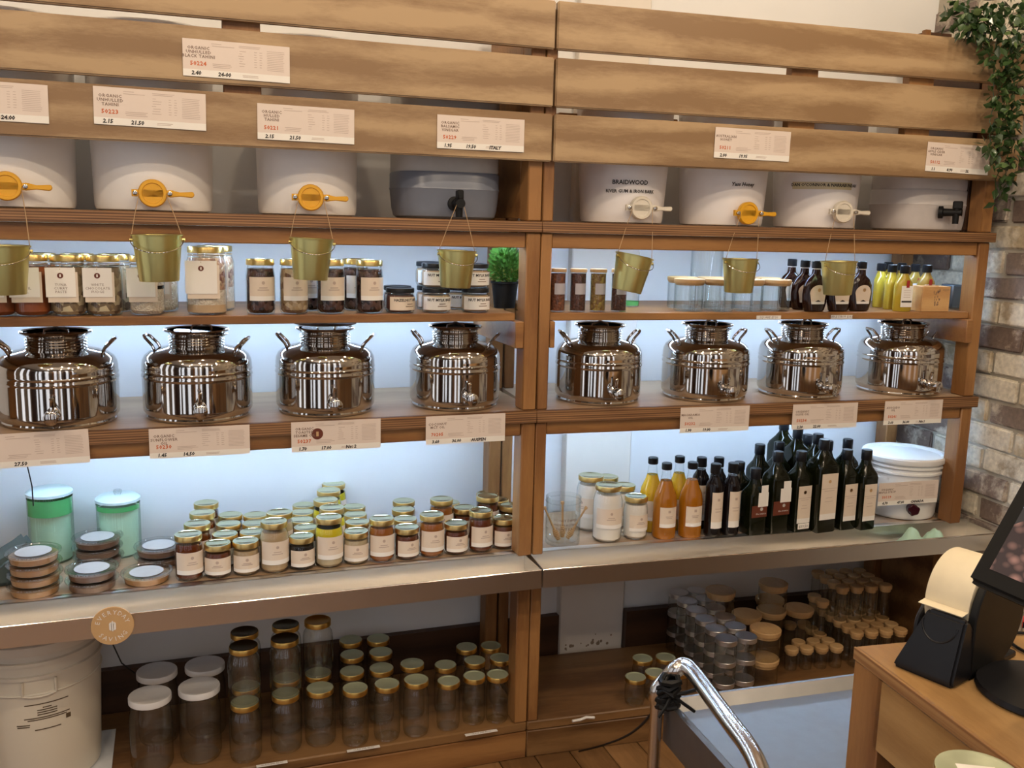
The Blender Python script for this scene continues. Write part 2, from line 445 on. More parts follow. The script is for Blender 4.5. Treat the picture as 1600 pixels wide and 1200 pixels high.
def flat_text(body, size, x, z, y=0., **kw):           # upright in the xz plane, facing -y
    mb = text_mb(body, size, **kw); mb.v = [(x + a, y, z + b) for a, b, c in mb.v]; return mb
def wrap_text(body, size, r, th, z, **kw):             # round a cylinder of radius r (r may be a function of z)
    mb = text_mb(body, size, **kw)
    rf = r if callable(r) else (lambda q: r)
    mb.v = [(rf(z + b) * math.cos(th + a / rf(z)), rf(z + b) * math.sin(th + a / rf(z)), z + b) for a, b, c in mb.v]; return mb
def merge(*mbs):
    o = MB()
    for m in mbs: o.add(m.v, m.f)
    return o

# ------------------------------------------------------------------ the setting
def lp(x, y): return rot2(x, y, A)
WR = 1.51                                             # right brick wall, local x of the right unit
mb = MB()
xk = .30
p0 = (-3.4, .43); p1 = (xk, .43 + 0); p2 = lp(WR + .02, .43)
p1 = (0.32, .43)
vs = [(p0[0], p0[1], 0), (p1[0], p1[1], 0), (p2[0], p2[1], 0), (p0[0], p0[1], CEIL), (p1[0], p1[1], CEIL), (p2[0], p2[1], CEIL)]
vb = [(x, y + .1, z) for x, y, z in vs]
mb.add(vs + vb, [(0, 1, 4, 3), (1, 2, 5, 4), (7, 6, 9, 10), (8, 7, 10, 11), (0, 3, 9, 6), (2, 8, 11, 5), (3, 4, 10, 9), (4, 5, 11, 10)])
struct('wall_back', mb, m_wall, smooth=False)
mb = MB(); pa = hitz(870, 1007, .113); 
mb.box(.262, .500, .398, .46, 0, CEIL)
pier = struct('trim_1', mb, m_pier, bevel=.004); pier.rotation_euler.z = 0
# chipped paint at the foot of the pier
mb = MB()
for k in range(16):
    x = .275 + random.random() * .21; z = .115 + abs(random.gauss(0, .02)); r = .002 + random.random() * .006
    mb.lathe([(0, 0), (r, 0), (r * .8, .0012)], 6, Matrix.Translation((x, .3978, z)) @ Matrix.Rotation(R(90), 4, 'X'))
part('paint_chip', mb, mat('chipped_plaster', (.30, .22, .15), .9), pier, smooth=False, kind='stuff')
mb = MB(); mb.box(-3.4, .262, .405, .43, .0, .24); bb = struct('baseboard_back', mb, m_dark_wood, smooth=False)
mb = MB(); mb.box(.472, WR, .400, .43, .0, .24)
bb = struct('baseboard_right', mb, m_dark_wood, smooth=False); bb.rotation_euler.z = A
# floor: boards as pieces
fl = struct('floor', MB().box(-3.4, 2.6, -5.6, .43, -.06, -.012), mat('sub_floor', (.10, .05, .02), .8), smooth=False)
bd = MB().box(-.053, .053, -1.2, 1.2, -.012, 0).mesh('floorboard', m_floor, bevel=.0015)
for i in range(34):
    for j in range(2):
        o = link('floorboard', bd, fl, (-1.0 + i * .108, -1.2 - j * 2.402 - .0 + .42, 0))
part('floorboard', MB().box(-3.4, -1.06, -5.6, .43, -.012, 0), m_floor, fl, smooth=False)
struct('ceiling', MB().box(-3.4, 2.2, -5.6, .5, CEIL, CEIL + .05), m_ceil, smooth=False)
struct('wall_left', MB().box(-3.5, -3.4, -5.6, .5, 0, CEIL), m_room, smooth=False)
# right brick wall
wr = struct('wall_right', MB().box(WR + .012, WR + .15, -5.4, .46, 0, CEIL), m_mortar, smooth=False); wr.rotation_euler.z = A
def brickm(name, c1, c2, thr):
    m, t, b = nt(name); g = N(t, 'ShaderNodeNewGeometry')
    n1 = N(t, 'ShaderNodeTexNoise', i_Scale=11., i_Detail=6., i_Roughness=.65); n2 = N(t, 'ShaderNodeTexNoise', i_Scale=70., i_Detail=4.)
    for n in (n1, n2): t.links.new(g.outputs['Position'], n.inputs['Vector'])
    rp = N(t, 'ShaderNodeValToRGB'); e = rp.color_ramp.elements
    e[0].position = thr; e[0].color = rgba(c1); e[1].position = thr + .12; e[1].color = rgba(c2)
    t.links.new(n1.outputs['Fac'], rp.inputs[0]); mx = N(t, 'ShaderNodeMixRGB', blend_type='MULTIPLY'); mx.inputs[0].default_value = .6
    t.links.new(rp.outputs[0], mx.inputs[1]); t.links.new(n2.outputs['Fac'], mx.inputs[2])
    hs = N(t, 'ShaderNodeHueSaturation'); hs.inputs['Value'].default_value = 1.6; hs.inputs['Saturation'].default_value = .9
    t.links.new(mx.outputs[0], hs.inputs['Color']); t.links.new(hs.outputs[0], b.inputs['Base Color'])
    b.inputs['Roughness'].default_value = .85
    bp = N(t, 'ShaderNodeBump', i_Strength=.6, i_Distance=.006); t.links.new(n1.outputs['Fac'], bp.inputs['Height']); t.links.new(bp.outputs[0], b.inputs['Normal'])
    return m
BM = [brickm('limewashed_brick', (.33, .26, .17), (.60, .54, .42), .36), brickm('mauve_brick', (.20, .15, .125), (.52, .45, .35), .50),
      brickm('cream_brick', (.46, .38, .26), (.64, .58, .46), .38), brickm('brown_brick', (.15, .10, .075), (.44, .36, .27), .52),
      brickm('ochre_brick', (.42, .33, .20), (.60, .53, .40), .45)]
BME = []
for k in range(5):
    mbk = MB().box(-.003, .012, -.110, .110, -.035, .035); 
    rr = random.Random(k); mbk.v = [(x + (rr.uniform(-.004, .004) if x < 0 else 0), y + rr.uniform(-.004, .004), z + rr.uniform(-.003, .003)) for x, y, z in mbk.v]
    BME.append(mbk.mesh('brick', BM[k], bevel=.005, seg=2))
rb = random.Random(4); nb = 0
for c in range(36):
    z = .04 + c * .0785
    if z > CEIL - .04: break
    for k in range(8):
        y = .36 - k * .232 - (.116 if c % 2 else 0)
        if y < -1.25: continue
        o = link('brick', rb.choices(BME, [5, 4, 5, 3, 2])[0], wr, (WR + .004 + rb.uniform(-.003, .004), y, z + rb.uniform(-.002, .002)), 0); nb += 1
# far side of the shop (windows and panels invented for the urns to reflect)
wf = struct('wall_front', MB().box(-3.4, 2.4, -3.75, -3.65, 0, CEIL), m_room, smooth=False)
m_day = emit('evening_window_pane', (.80, .88, 1.0), 1.3)  # invented glowing panes, bright stripes in the polished steel
xs = -3.3; k = 0; rw = random.Random(8)
while xs < 2.1:
    ww = rw.choice((.30, .44, .22, .60)); k += 1
    wn = struct('window_%d' % k, MB().box(xs, xs + ww, -3.65, -3.62, .15, 2.6), m_dark_wood, smooth=False)
    part('pane', MB().box(xs + .02, xs + ww - .02, -3.618, -3.612, .18, 2.57), m_day, wn, smooth=False)
    xs += ww + rw.choice((.25, .5, .34, .7))
for i, (x, ww, mm) in enumerate(((-2.5, .16, m_dark_wood), (-1.5, .22, m_frame), (-.15, .2, m_dark_wood), (.75, .14, m_frame), (1.35, .2, m_dark_wood), (-.85, .16, m_white))):
    struct('trim_%d' % (i + 2), MB().box(x, x + ww, -3.60, -3.30, 0, 2.2), mm, smooth=False)  # added uprights, out of view, that stripe the urn reflections
for i, y in enumerate((-3.3, -1.9, -1.2, -.5)):  # more invented glowing panes, on the unseen left wall
    wn = struct('window_%d' % (20 + i), MB().box(-3.4, -3.37, y, y + .34, .15, 2.5), m_dark_wood, smooth=False)
    part('pane', MB().box(-3.368, -3.362, y + .03, y + .31, .18, 2.47), m_day, wn, smooth=False)
struct('door_1', MB().box(-3.4, -3.36, -2.8, -2.1, 0, 2.2), m_dark_wood, smooth=False)  # added as one more dark stripe for the urns to mirror

# ceiling lamps
NTH_ = ['first', 'second', 'third', 'fourth', 'fifth', 'sixth']
mlamp = emit('lamp_disc', LAMP_COL, 55.)
lp0 = thing('ceiling_light', 'round recessed ceiling downlight', 'light', group='ceiling downlights over the shop floor')
part('housing', MB().lathe([(.05, 0), (.06, 0), (.06, -.06), (.052, -.06), (.05, -.02)], 20, cap0=False, cap1=False), m_white, lp0)
part('bulb', MB().lathe([(0, -.035), (.034, -.035), (.034, -.03)], 16), mlamp, lp0)
for i, (x, y) in enumerate(LAMPS):
    o = place(lp0, (x, y, CEIL), 0, 'round ceiling downlight, %s from the left in the %s' % (NTH_[i if i < 6 else i - 6 if i < 9 else i - 9], 'row before the shelves' if i < 6 else 'row behind the camera' if i < 9 else 'row next to the shelf wall'))

# ------------------------------------------------------------------ shelving units
ZU, ZT, ZM, ZL, ZB = 1.544, 1.300, 1.035, .615, .113
def shelving(name, label, x0, x1, rz, left_unit):
    u = thing(name, label, 'shelving', (0, 0, 0), rz)
    P = lambda n, b, m, **k: part(n, MB().box(*b), m, u, **k)
    pw = .040
    if left_unit: posts = [(-.041, -.001, 0, .06), (-.02, .019, .34, .40), (x0, x0 + pw, 0, .06), (x0, x0 + pw, .34, .40)]
    else: posts = [(.001, .032, 0, .06), (.002, .034, .34, .40), (1.405, 1.445, 0, .06), (1.400, 1.445, .34, .40)]
    for (a, b, c, d) in posts:
        for (z0, z1) in ((.113, .5585 if c < .1 else .584), (.618, .9995), (1.0345, 1.5135), (1.5435, 2.08)):
            P('post', (a, b, c, d, z0, z1), m_frame, bevel=.003)
    e0, e1 = (x0 - .01, -.001) if left_unit else (-.0, 1.457)
    # plywood shelves: face board and laminated front edge
    for (z0, z1, n) in ((1.514, ZU - .0008, 'upper_shelf'), (1.0, ZM - .0008, 'middle_shelf')):
        s_ = P(n, (e0, e1, .004, .42 if not left_unit else .425, z0, z1), m_shelf, smooth=False)
        part('plywood_edge', MB().box(e0, e1, -.010, .004, z0, z1), m_edge, s_, bevel=.002)
    P('thin_shelf', (x0 + .04 if left_unit else .034, -.064 if left_unit else 1.404, .012, .42, ZT - .022, ZT - .0008), m_rail, bevel=.002)
    P('lower_shelf', (e0, e1, .032, .385, ZL - .03, ZL - .0008), m_shelf, bevel=.002)
    # rails below the shelves
    a, b = (x0 + .04, -.042) if left_unit else (.033, 1.404)
    P('rail', (a, b, .006, .03, 1.473, 1.513), m_rail, bevel=.002)
    P('rail', (a, b, .006, .03, .963, .999), m_rail, bevel=.002)
    P('rail', (a, b, .345, .365, .53, .584), m_rail, bevel=.002)
    # cleats carrying the thin shelf
    cl = ((-.066, -.042), (x0 + .041, x0 + .065)) if left_unit else ((.033, .047), (1.380, 1.404))
    for (c, d) in cl: P('cleat', (c, d, .0 if left_unit or c < 1 else -.012, .38, 1.205, ZT - .023), m_rail, bevel=.002)
    # top slats
    s0, s1 = (x0 - .25, .013) if left_unit else (.020, 1.497)
    for (z0, z1) in ((1.977, 2.095), (1.835, 1.957), (1.697, 1.817)):
        P('plank', (s0, s1, -.024, -.002, z0, z1), m_plank, bevel=.003, seg=2)
    # uprights behind the slats
    for xx in ((-.10, -.45, -1.05) if left_unit else (.13, .74, 1.30)):
        P('batten', (xx, xx + .06, .003, .03, 1.69, 2.09), m_frame, bevel=.002) if False else None
    # base box
    P('base_shelf', (e0, e1, .0, .40, .083, ZB - .0008), m_base, bevel=.004)
    P('plinth', (e0, e1, .0, .03, .0, .0825), m_base if not left_unit else m_rail, bevel=.003)
    return u
uL = shelving('shelving_unit', 'left timber shelving unit with slatted top holding jars, oil urns and buckets', -1.46, 0, 0, True)
uR = shelving('shelving_unit', 'right timber shelving unit beside the brick wall with honey pails on top', 0, 1.46, A, False)
for u in (uL, uR):
    pass
# back and side boards of the top section
part('side_board', MB().box(-.040, -.018, .065, .335, 1.55, 2.08), m_rail, uL, bevel=.002)
part('side_board', MB().box(1.40, 1.42, .065, .335, 1.55, 2.08), m_dark_wood, uR, bevel=.002)
part('side_board', MB().box(1.425, 1.44, .065, .335, .12, .56), m_base, uR, bevel=.002)
part('top_bearer', MB().box(-.30, -.06, .35, .39, 1.90, 1.94), m_frame, uL, bevel=.002)
part('top_bearer', MB().box(.14, .52, .30, .34, 1.78, 1.86), m_frame, uR, bevel=.002)
for x in (.715, 1.10): part('batten', MB().box(x, x + .085, -.0015, .03, 1.72, 2.08), m_frame, uR, bevel=.002)
part('batten', MB().box(-.80, -.715, -.0015, .03, 1.72, 2.08), m_frame, uL, bevel=.002)

# led strips
m_led = emit('cool_led', (.50, .71, 1.0), LED_STRENGTH)
m_led2 = emit('cool_led_dim', (.50, .71, 1.0), LED_STRENGTH * .55)
def led(x0, x1, y, z, rz, label, m_l=None):
    t = thing('led_strip', label, 'light', (0, 0, 0), rz, 'led strips under the shelves')
    part('channel', MB().box(x0, x1, y - .009, y + .009, z - .004, z), m_alu, t, smooth=False)
    part('diffuser', MB().box(x0 + .005, x1 - .005, y - .007, y + .007, z - .008, z - .0041), m_l or m_led, t, smooth=False)
led(-1.40, -.06, .10, 1.513, 0, 'cool white led strip under the upper shelf of the left unit')
led(.05, 1.38, .10, 1.513, A, 'cool white led strip under the upper shelf of the right unit')
led(-1.40, -.06, .20, .999, 0, 'cool white led strip under the middle shelf of the left unit')
led(.05, 1.38, .20, .999, A, 'cool white led strip under the middle shelf of the right unit')
led(-1.40, -.08, .31, ZT - .0222, 0, 'cool white led strip under the thin shelf of the left unit', m_led2)
led(.05, 1.37, .31, ZT - .0222, A, 'cool white led strip under the thin shelf of the right unit', m_led2)

# steel drip troughs
def trough(label, x0, x1, rz):
    t = thing('drip_trough', label, 'trough', (0, 0, 0), rz)
    w = .0015
    part('front_lip', MB().box(x0, x1, -.100, -.0985, .560, .612), m_trough, t, smooth=False)
    part('rim', MB().tube([(x0, -.0993, .612), (x1, -.0993, .612)], .0022, 6), m_chrome, t)
    mb = MB(); mb.box(x0, x1, -.0985, .030, .560, .5615)
    part('channel_floor', mb, m_trough, t, smooth=False)
    mb = MB(); mb.box(x0, x1, .0290, .0305, .5615, .6165); mb.box(x0, x1, .0290, .055, .6152, .6168)
    part('back_flange', mb, m_trough, t, smooth=False)
    part('end_plate', MB().box(x0, x0 + w, -.0985, .029, .5615, .612), m_trough, t, smooth=False)
    part('end_plate', MB().box(x1 - w, x1, -.0985, .029, .5615, .612), m_trough, t, smooth=False)
    return t
trough('brushed steel drip trough along the left unit with a round tan sign', -1.75, -.010, 0)
trough('brushed steel drip trough along the right unit holding a mint cloth', .002, 1.50, A)

# round sign on the trough
sp = hit(176, 977, -.105)
sg = thing('round_sign', 'round tan sign with a white corn emblem stuck on the left steel trough', 'sign', sp, 0)
RX90 = Matrix.Rotation(R(90), 4, 'X')
part('disc', MB().lathe([(0, 0), (.046, 0), (.047, .002), (.046, .004), (0, .004)], 40, RX90), m_tan, sg)
mbs = []
def ring_text(txt, rad, a_mid, step, size, flip=False):
    out = MB()
    for i, ch in enumerate(txt):
        k = i - (len(txt) - 1) / 2
        a = a_mid - k * step if not flip else a_mid + k * step
        rotc = a - PI / 2 if not flip else a + PI / 2
        c = text_mb(ch, size)
        out.add([(rad * math.cos(a) + x * math.cos(rotc) - y * math.sin(rotc), -.0046, rad * math.sin(a) + x * math.sin(rotc) + y * math.cos(rotc)) for x, y, z in c.v], c.f)
    return out
t1 = ring_text('EVERYDAY', .033, PI / 2, .36, .015); t2 = ring_text('SAVING', .033, -PI / 2, .36, .015, True)
part('lettering', merge(t1, t2), m_white, sg, smooth=False)
mb = MB()
for (x, w, z0, z1) in ((-.0045, .0035, -.011, .010), (0, .0035, -.013, .013), (.0045, .0035, -.011, .010)):
    mb.prism([(x - w * .8, z0 + .003), (x, z0), (x + w * .8, z0 + .003), (x + w * .8, z1 - .004), (x, z1), (x - w * .8, z1 - .004)], -.0052, -.0042)
part('emblem', mb, m_white, sg, smooth=False)

# ------------------------------------------------------------------ price cards
def card(label, px, py, w, h, title, code, p1, p2, p3='', ang=0., tilt=0., y=-.026, seal=False, loc=None, flip=False):
    p = hit(px, py, y, ang) if loc is None else Vector(loc)
    t = thing('price_card', label, 'price card', p, (0, tilt, ang))
    W2, H2 = w / 2, h / 2
    mb = MB(); mb.box(-W2, W2, -.0010, 0, -H2 + h * .19, H2); mb.cur = 1; mb.box(-W2, W2, -.0010, 0, -H2, -H2 + h * .19)
    part('card', mb, [m_card, m_cardw], t, smooth=False)
    s = w / .235
    if title:
        n = title.count('\n') + 1
        part('title_lettering', flat_text(title, .0095 * s, -W2 + .034 * s, H2 - .028 * s, -.0013, space=1.15, line=.95, bold=.00022), m_inkd, t, smooth=False)
    if code: part('code_lettering', flat_text(code, .0125 * s, -W2 + .033 * s, -H2 + .028 * s, -.0013, space=1.15, bold=.0004), m_inko, t, smooth=False)
    hw = [flat_text(q, .012 * s, xx * w - W2, -H2 + .0075 * s, -.0013, shear=.15, bold=.0005) for q, xx in ((p1, .12), (p2, .38), (p3, .66)) if q]
    for q in hw: part('handwriting', q, m_ink, t, smooth=False)
    mb = MB()
    def lines(x0, x1, z0, z1, n, th=.0011, jag=.15):
        for i in range(n):
            z = z0 + (z1 - z0) * i / max(1, n - 1); a = x0 + (x1 - x0) * random.random() * jag * .3; b = x1 - (x1 - x0) * random.random() * jag
            mb.add([(a, -.0012, z), (b, -.0012, z), (b, -.0012, z + th * s), (a, -.0012, z + th * s)], [(0, 1, 2, 3)])
    X = lambda q: -W2 + q * w
    Z = lambda q: -H2 + q * h
    lines(X(.26), X(.36), Z(.90), Z(.90), 1); lines(X(.26), X(.48), Z(.84), Z(.84), 1)
    lines(X(.27), X(.48), Z(.27), Z(.36), 3, .0011, .3)
    lines(X(.51), X(.73), Z(.86), Z(.90), 2); lines(X(.51), X(.60), Z(.36), Z(.76), 7, .0010, .6)
    lines(X(.66), X(.69), Z(.36), Z(.76), 7, .0010, .3); lines(X(.71), X(.74), Z(.36), Z(.76), 7, .0010, .3)
    lines(X(.78), X(.95), Z(.30), Z(.82), 12, .0009, .1)
    lines(X(.55), X(.70), Z(.07), Z(.11), 2)
    part('small_print', mb, m_inkl, t, smooth=False, kind='stuff')
    if seal:
        sl = part('seal', MB().lathe([(0, -.001), (.0145, -.001), (.0145, .0), (0, 0)], 24, Matrix.Translation((X(.285), -.0012, Z(.58))) @ RX90), m_brown, t)
        part('seal_emblem', MB().box(-.003, .003, -.0026, -.0022, -.006, .006, Matrix.Translation((X(.285), 0, Z(.58)))), m_tan, sl, smooth=False)
    return t
cw, chh = .236, .081
card('peach price card for black tahini, alone on the second slat of the left unit', 370.5, 95.5, cw, chh, 'ORGANIC\nUNHULLED\nBLACK TAHINI', '50224', '2.40', '24-00', tilt=.006)
card('peach price card for unhulled tahini, second from the left on the lowest slat', 235.5, 170, cw, chh, 'ORGANIC\nUNHULLED\nTAHINI', '50223', '2.15', '21.50', tilt=.012)
card('peach price card for hulled tahini on the lowest slat, above the third bucket', 479, 194, .226, chh, 'ORGANIC\nHULLED\nTAHINI', '50221', '2.15', '21.50', tilt=.006)
card('peach price card for balsamic vinegar on the lowest slat, above the grey container', 752, 209, .230, chh, 'ORGANIC\nBALSAMIC\nVINEGAR', '50229', '1.95', '19.50', 'ITALY')
card('peach price card cut by the left edge of the photo, on the lowest slat', -20, 157, cw, chh, '', '', '', '', '24.00', tilt=.01)
card('peach price card for Australian honey on the lowest slat of the right unit', 1176, 226, .232, chh, 'AUSTRALIAN\nHONEY', '50211', '2.00', '19.95', ang=A, tilt=.01)
card('peach price card for cider vinegar on the right slat beside the hanging vine', 1497, 248, .222, .083, 'ORGANIC\nAPPLE CIDER\nVINEGAR', '50112', '1.1', '8.90', '2L', ang=A, tilt=.02)
yc = -.0115
card('peach price card under the leftmost steel urn, cut by the photo edge', 52, 702, cw, .080, '', '', '', '27.50', y=yc, tilt=-.02)
card('peach price card for sunflower oil under the second steel urn', 313, 690, .232, .073, 'ORGANIC\nSUNFLOWER\nOIL', '50230', '1.45', '14.50', y=yc, tilt=-.0)
card('peach price card with a round brown seal under the third steel urn', 526, 680, .226, .077, 'ORGANIC\nTOASTED\nSESAME OIL', '50237', '1.70', '17.00', 'No: 2', y=yc, seal=True)
card('peach price card for coconut oil under the fourth steel urn', 728, 670, .220, .076, 'COCONUT\nMCT OIL', '70205', '3.60', '36.00', 'AUSPEN', y=yc)
card('peach price card for macadamia oil under the sixth steel urn', 1117, 655, .220, .074, 'MACADAMIA\nOIL', '50232', '1.90', '19.00', y=yc, ang=A)
card('peach price card under the seventh steel urn on the right unit', 1289, 650, .222, .076, 'ORGANIC\nOLIVE OIL', '50234', '2.20', '22.00', y=yc, ang=A)
card('peach price card under the rightmost steel urn, nearest the brick wall', 1427, 644, .210, .074, 'AVOCADO\nOIL', '50241', '3.60', '36.00', 'No.1', y=yc, ang=A)

# little white strips on shelf edges
def strip(label, px, py, w, txt, y, ang, m=m_cardw, z=None, h=.011):
    p = hit(px, py, y, ang)
    t = thing('shelf_ticket', label, 'ticket', p, ang)
    part('ticket', MB().box(-w / 2, w / 2, -.0008, 0, -h / 2, h / 2), m_white, t, smooth=False)
    if txt: part('lettering', flat_text(txt, .0095, 0, 0, -.001), m_inkd, t, smooth=False)
strip('white printed ticket on the thin shelf edge under the empty square jars', 1201, 496, .080, 'SQUARE $7.50', .0115, A)
strip('white printed ticket on the thin shelf edge under the maple syrup bottles', 1315, 495, .074, 'MAPLE SYRUP $14.50', .0115, A)
for (px, py, w, l) in ((752, 1145, .095, 'small white ticket on the bottom shelf edge below the rightmost empty jars'),
                       (568, 1170, .090, 'small white ticket on the bottom shelf edge at the middle of the left unit'),
                       (425, 1194, .08, 'small white ticket on the bottom shelf edge below the stacked tall jars')):
    p = hitz(px, py, ZB + .0003); t = thing('shelf_ticket', l, 'ticket', p, 0)
    part('ticket', MB().box(-w / 2, w / 2, -.006, .006, 0, .0008), m_white, t, smooth=False)
    tm = text_mb('GLASS JAR $2.00', .008); tm.v = [(x, y, .001) for x, y, z in tm.v]; part('lettering', tm, m_inkd, t, smooth=False)
p = hitz(912, 1125, ZB + .0003)
t = tag(link('torn_ticket', MB().tube([(-.035, 0, .001), (-.01, .002, .001), (.01, .006, .004), (.035, .004, .001)], .004, 6).mesh('torn_ticket', m_white), None, p, A),
        'torn strip of white tape curling off the base board of the right unit', 'tape')

# ------------------------------------------------------------------ buckets on the upper shelf
def bucket_mb(r0, r1, h, rings=True):
    k = (r1 - r0) / h
    pr = [(r0 - .012, 0), (r0 - .003, .003), (r0, .012), (r1, h - .05)]
    if rings: pr += [(r1 + .008, h - .048), (r1 + .008, h - .040), (r1 + .001, h - .038), (r1 + .001, h - .030)]
    return MB().lathe(pr, 56, cap1=True)
def bucket(label, px, py, r0, r1, h, y, ang, m=m_bucket, name='plastic_bucket'):
    c = onx(px, y, ZU, ang)
    t = thing(name, label, 'bucket', c, 0, 'tapped plastic buckets on the upper shelf')
    part('bucket_body', bucket_mb(r0, r1, h), m, t)
    part('lid', MB().lathe([(r1 + .010, h - .029), (r1 + .011, h - .004), (r1 + .006, h), (r1 - .004, h), (r1 - .008, h - .006), (0, h - .006)], 56), m, t)
    return t, c
def gate_mb(m):
    pass
def honey_gate(parent, c, rb, px, py, m, ang_lift=0.):
    """valve standing off the bucket wall, facing outwards"""
    z = 0
    th = theta_for(c, rb + .02, ZU + .04, px)
    # height from the pixel row
    q = Vector((c.x + (rb + .02) * math.cos(th), c.y + (rb + .02) * math.sin(th), 0))
    z0, z1 = ZU, ZU + .12
    pz = min((abs(proj((q.x, q.y, zz))[1] - py), zz) for zz in [ZU + .02 + i * .001 for i in range(110)])[1]
    g = bpy.data.objects.new('honey_gate', None); COL.objects.link(g); g.empty_display_size = .02; g.parent = parent
    g.location = (rb * math.cos(th), rb * math.sin(th), pz - ZU); g.rotation_euler = (0, 0, th + PI / 2)
    # local -y points outwards
    mb = MB()
    mb.lathe([(.020, -.002), (.020, .014), (.032, .014), (.032, .020)], 28, RX90)
    mb.lathe([(.032, .020), (.0325, .026), (.030, .030), (.024, .030), (.023, .027), (0, .027)], 28, RX90)
    mb.box(-.046, .046, -.027, -.018, -.008, .008)
    part('valve_body', mb, m, g, bevel=.0)
    mb = MB(); mb.prism([(.036, -.009), (.06, -.006), (.088, -.008), (.093, -.002), (.090, .006), (.06, .004), (.036, .009)], -.029, -.021)
    part('lever', mb, m, g, bevel=.002)
    mb = MB()
    for sx in (-1, 1): mb.lathe([(.0055, .026), (.0055, .036), (.003, .037)], 8, Matrix.Translation((sx * .038, 0, 0)) @ RX90)
    part('bolt', mb, m_steel, g)
    bpy.context.view_layer.update()
    return g.matrix_world.copy()
def black_tap(parent, c, rb, px, py, side=0.):
    th = theta_for(c, rb + .02, ZU + .04, px)
    q = Vector((c.x + (rb + .02) * math.cos(th), c.y + (rb + .02) * math.sin(th), 0))
    pz = min((abs(proj((q.x, q.y, zz))[1] - py), zz) for zz in [ZU + .02 + i * .001 for i in range(110)])[1]
    g = bpy.data.objects.new('tap', None); COL.objects.link(g); g.empty_display_size = .02; g.parent = parent
    g.location = (rb * math.cos(th), rb * math.sin(th), pz - ZU); g.rotation_euler = (0, 0, th + PI / 2 + side)
    mb = MB(); mb.lathe([(.019, -.004), (.019, .008), (.012, .010), (.010, .06), (.012, .062)], 18, RX90)
    mb.lathe([(.009, -.034), (.010, .0), (.012, .012)], 14, Matrix.Translation((0, -.045, 0)))
    part('spout', mb, m_blackm, g)
    part('tap_handle', MB().box(-.008, .008, -.062, -.034, .010, .034), m_blackm, g, bevel=.003)
    bpy.context.view_layer.update()
    return g.matrix_world.copy()
GATES = {}
t, c = bucket('white bucket with yellow tap, cut by the left edge on the upper shelf', 20, 0, .140, .150, .432, .195, 0); GATES[1] = honey_gate(t, c, .142, 10, 291, m_yellow)
t, c = bucket('white bucket with yellow tap, second from the left, under the unhulled tahini card', 242, 0, .138, .148, .432, .195, 0); GATES[2] = honey_gate(t, c, .140, 239, 302, m_yellow)
t, c = bucket('white bucket with yellow tap, third from the left beside the grey container', 481, 0, .126, .133, .432, .195, 0); GATES[3] = honey_gate(t, c, .128, 485, 309, m_yellow)
t, c = bucket('white pail handwritten BRAIDWOOD with a white tap', 970, 0, .119, .140, .385, .19, A, m_bucketR); GATES[5] = honey_gate(t, c, .121, 1001, 325, m_whitev)
CE, TE = c, t
t, c = bucket('white pail handwritten Yass Honey with a yellow tap', 1125, 0, .122, .140, .385, .19, A, m_bucketR); GATES[6] = honey_gate(t, c, .124, 1168, 333, m_yellow)
CF, TF = c, t
t, c = bucket('white pail with handwriting on yellowed tape and a white tap', 1270, 0, .122, .140, .385, .19, A, m_bucketR); GATES[7] = honey_gate(t, c, .124, 1316, 331, m_whitev)
CG, TG = c, t
rf = lambda q: .1198 + (.021 / .35) * q + .0006
def bt(t, c, body, size, px, py, rf, **kw):
    th = theta_for(c, rf(.09), ZU + .09, px)
    q = (c.x + rf(.09) * math.cos(th), c.y + rf(.09) * math.sin(th))
    z = min((abs(proj((*q, ZU + zz))[1] - py), zz) for zz in [i * .001 for i in range(160)])[1]
    part('handwriting', wrap_text(body, size, rf, th, z, **kw), m_ink, t, smooth=False)
    return th, z
bt(TE, CE, 'BRAIDWOOD', .0165, 985, 285, rf, res=2, bold=.0004)
bt(TE, CE, 'RIVER GUM & IRON BARK', .0125, 986, 299, rf, bold=.0003)
rf2 = lambda q: .1228 + (.018 / .35) * q + .0006
bt(TF, CF, 'Yass Honey', .0150, 1160, 288, rf2, shear=.2, bold=.0004)
th, z = bt(TG, CG, "DAN O'CONNOR & NARRABUNDAH", .0128, 1291, 289, rf2, bold=.0003)
part('yellowed_tape', MB().arc(rf2(z - .012) - .0009, th - .80, th + .66, z - .012, z + .009, 32, rf2(z + .009) - .0009), mat('yellowed_tape', (.72, .62, .38), .4), TG)
# grey squat container and white rounded one
def squat(label, px, y, ang, m1, m2, rx, ry, h1, h2):
    c = onx(px, y, ZU, ang)
    t = thing('squat_container', label, 'container', c, ang, 'tapped plastic buckets on the upper shelf')
    def ring(sx, sy, z, p=.62, n=48):
        return [(sx * math.copysign(abs(math.cos(a)) ** p, math.cos(a)), sy * math.copysign(abs(math.sin(a)) ** p, math.sin(a)), z) for a in [2 * PI * i / n for i in range(n)]]
    def loft(prof, p=.62):
        n = 48; vs = []; fs = []
        for (k, z) in prof: vs += ring(rx * k, ry * k, z, p)
        for j in range(len(prof) - 1):
            for i in range(n): fs.append((j * n + i, j * n + (i + 1) % n, (j + 1) * n + (i + 1) % n, (j + 1) * n + i))
        fs.append(tuple(range(n))[::-1]); fs.append(tuple((len(prof) - 1) * n + i for i in range(n)))
        return MB().add(vs, fs)
    part('container_body', loft([(.86, 0), (.93, .006), (.965, .025), (1.0, h1 * .62), (1.01, h1 * .64), (1.0, h1 * .67), (1.0, h1 - .004), (.985, h1)]), m1, t)
    part('upper_shell', loft([(.97, h1), (.985, h1 + .004), (.985, h2 - .03), (.90, h2)]), m2, t)
    part('filler_cap', MB().lathe([(.03, h2 - .001), (.03, h2 + .02), (.026, h2 + .024)], 20), m2, t)
    return t, c
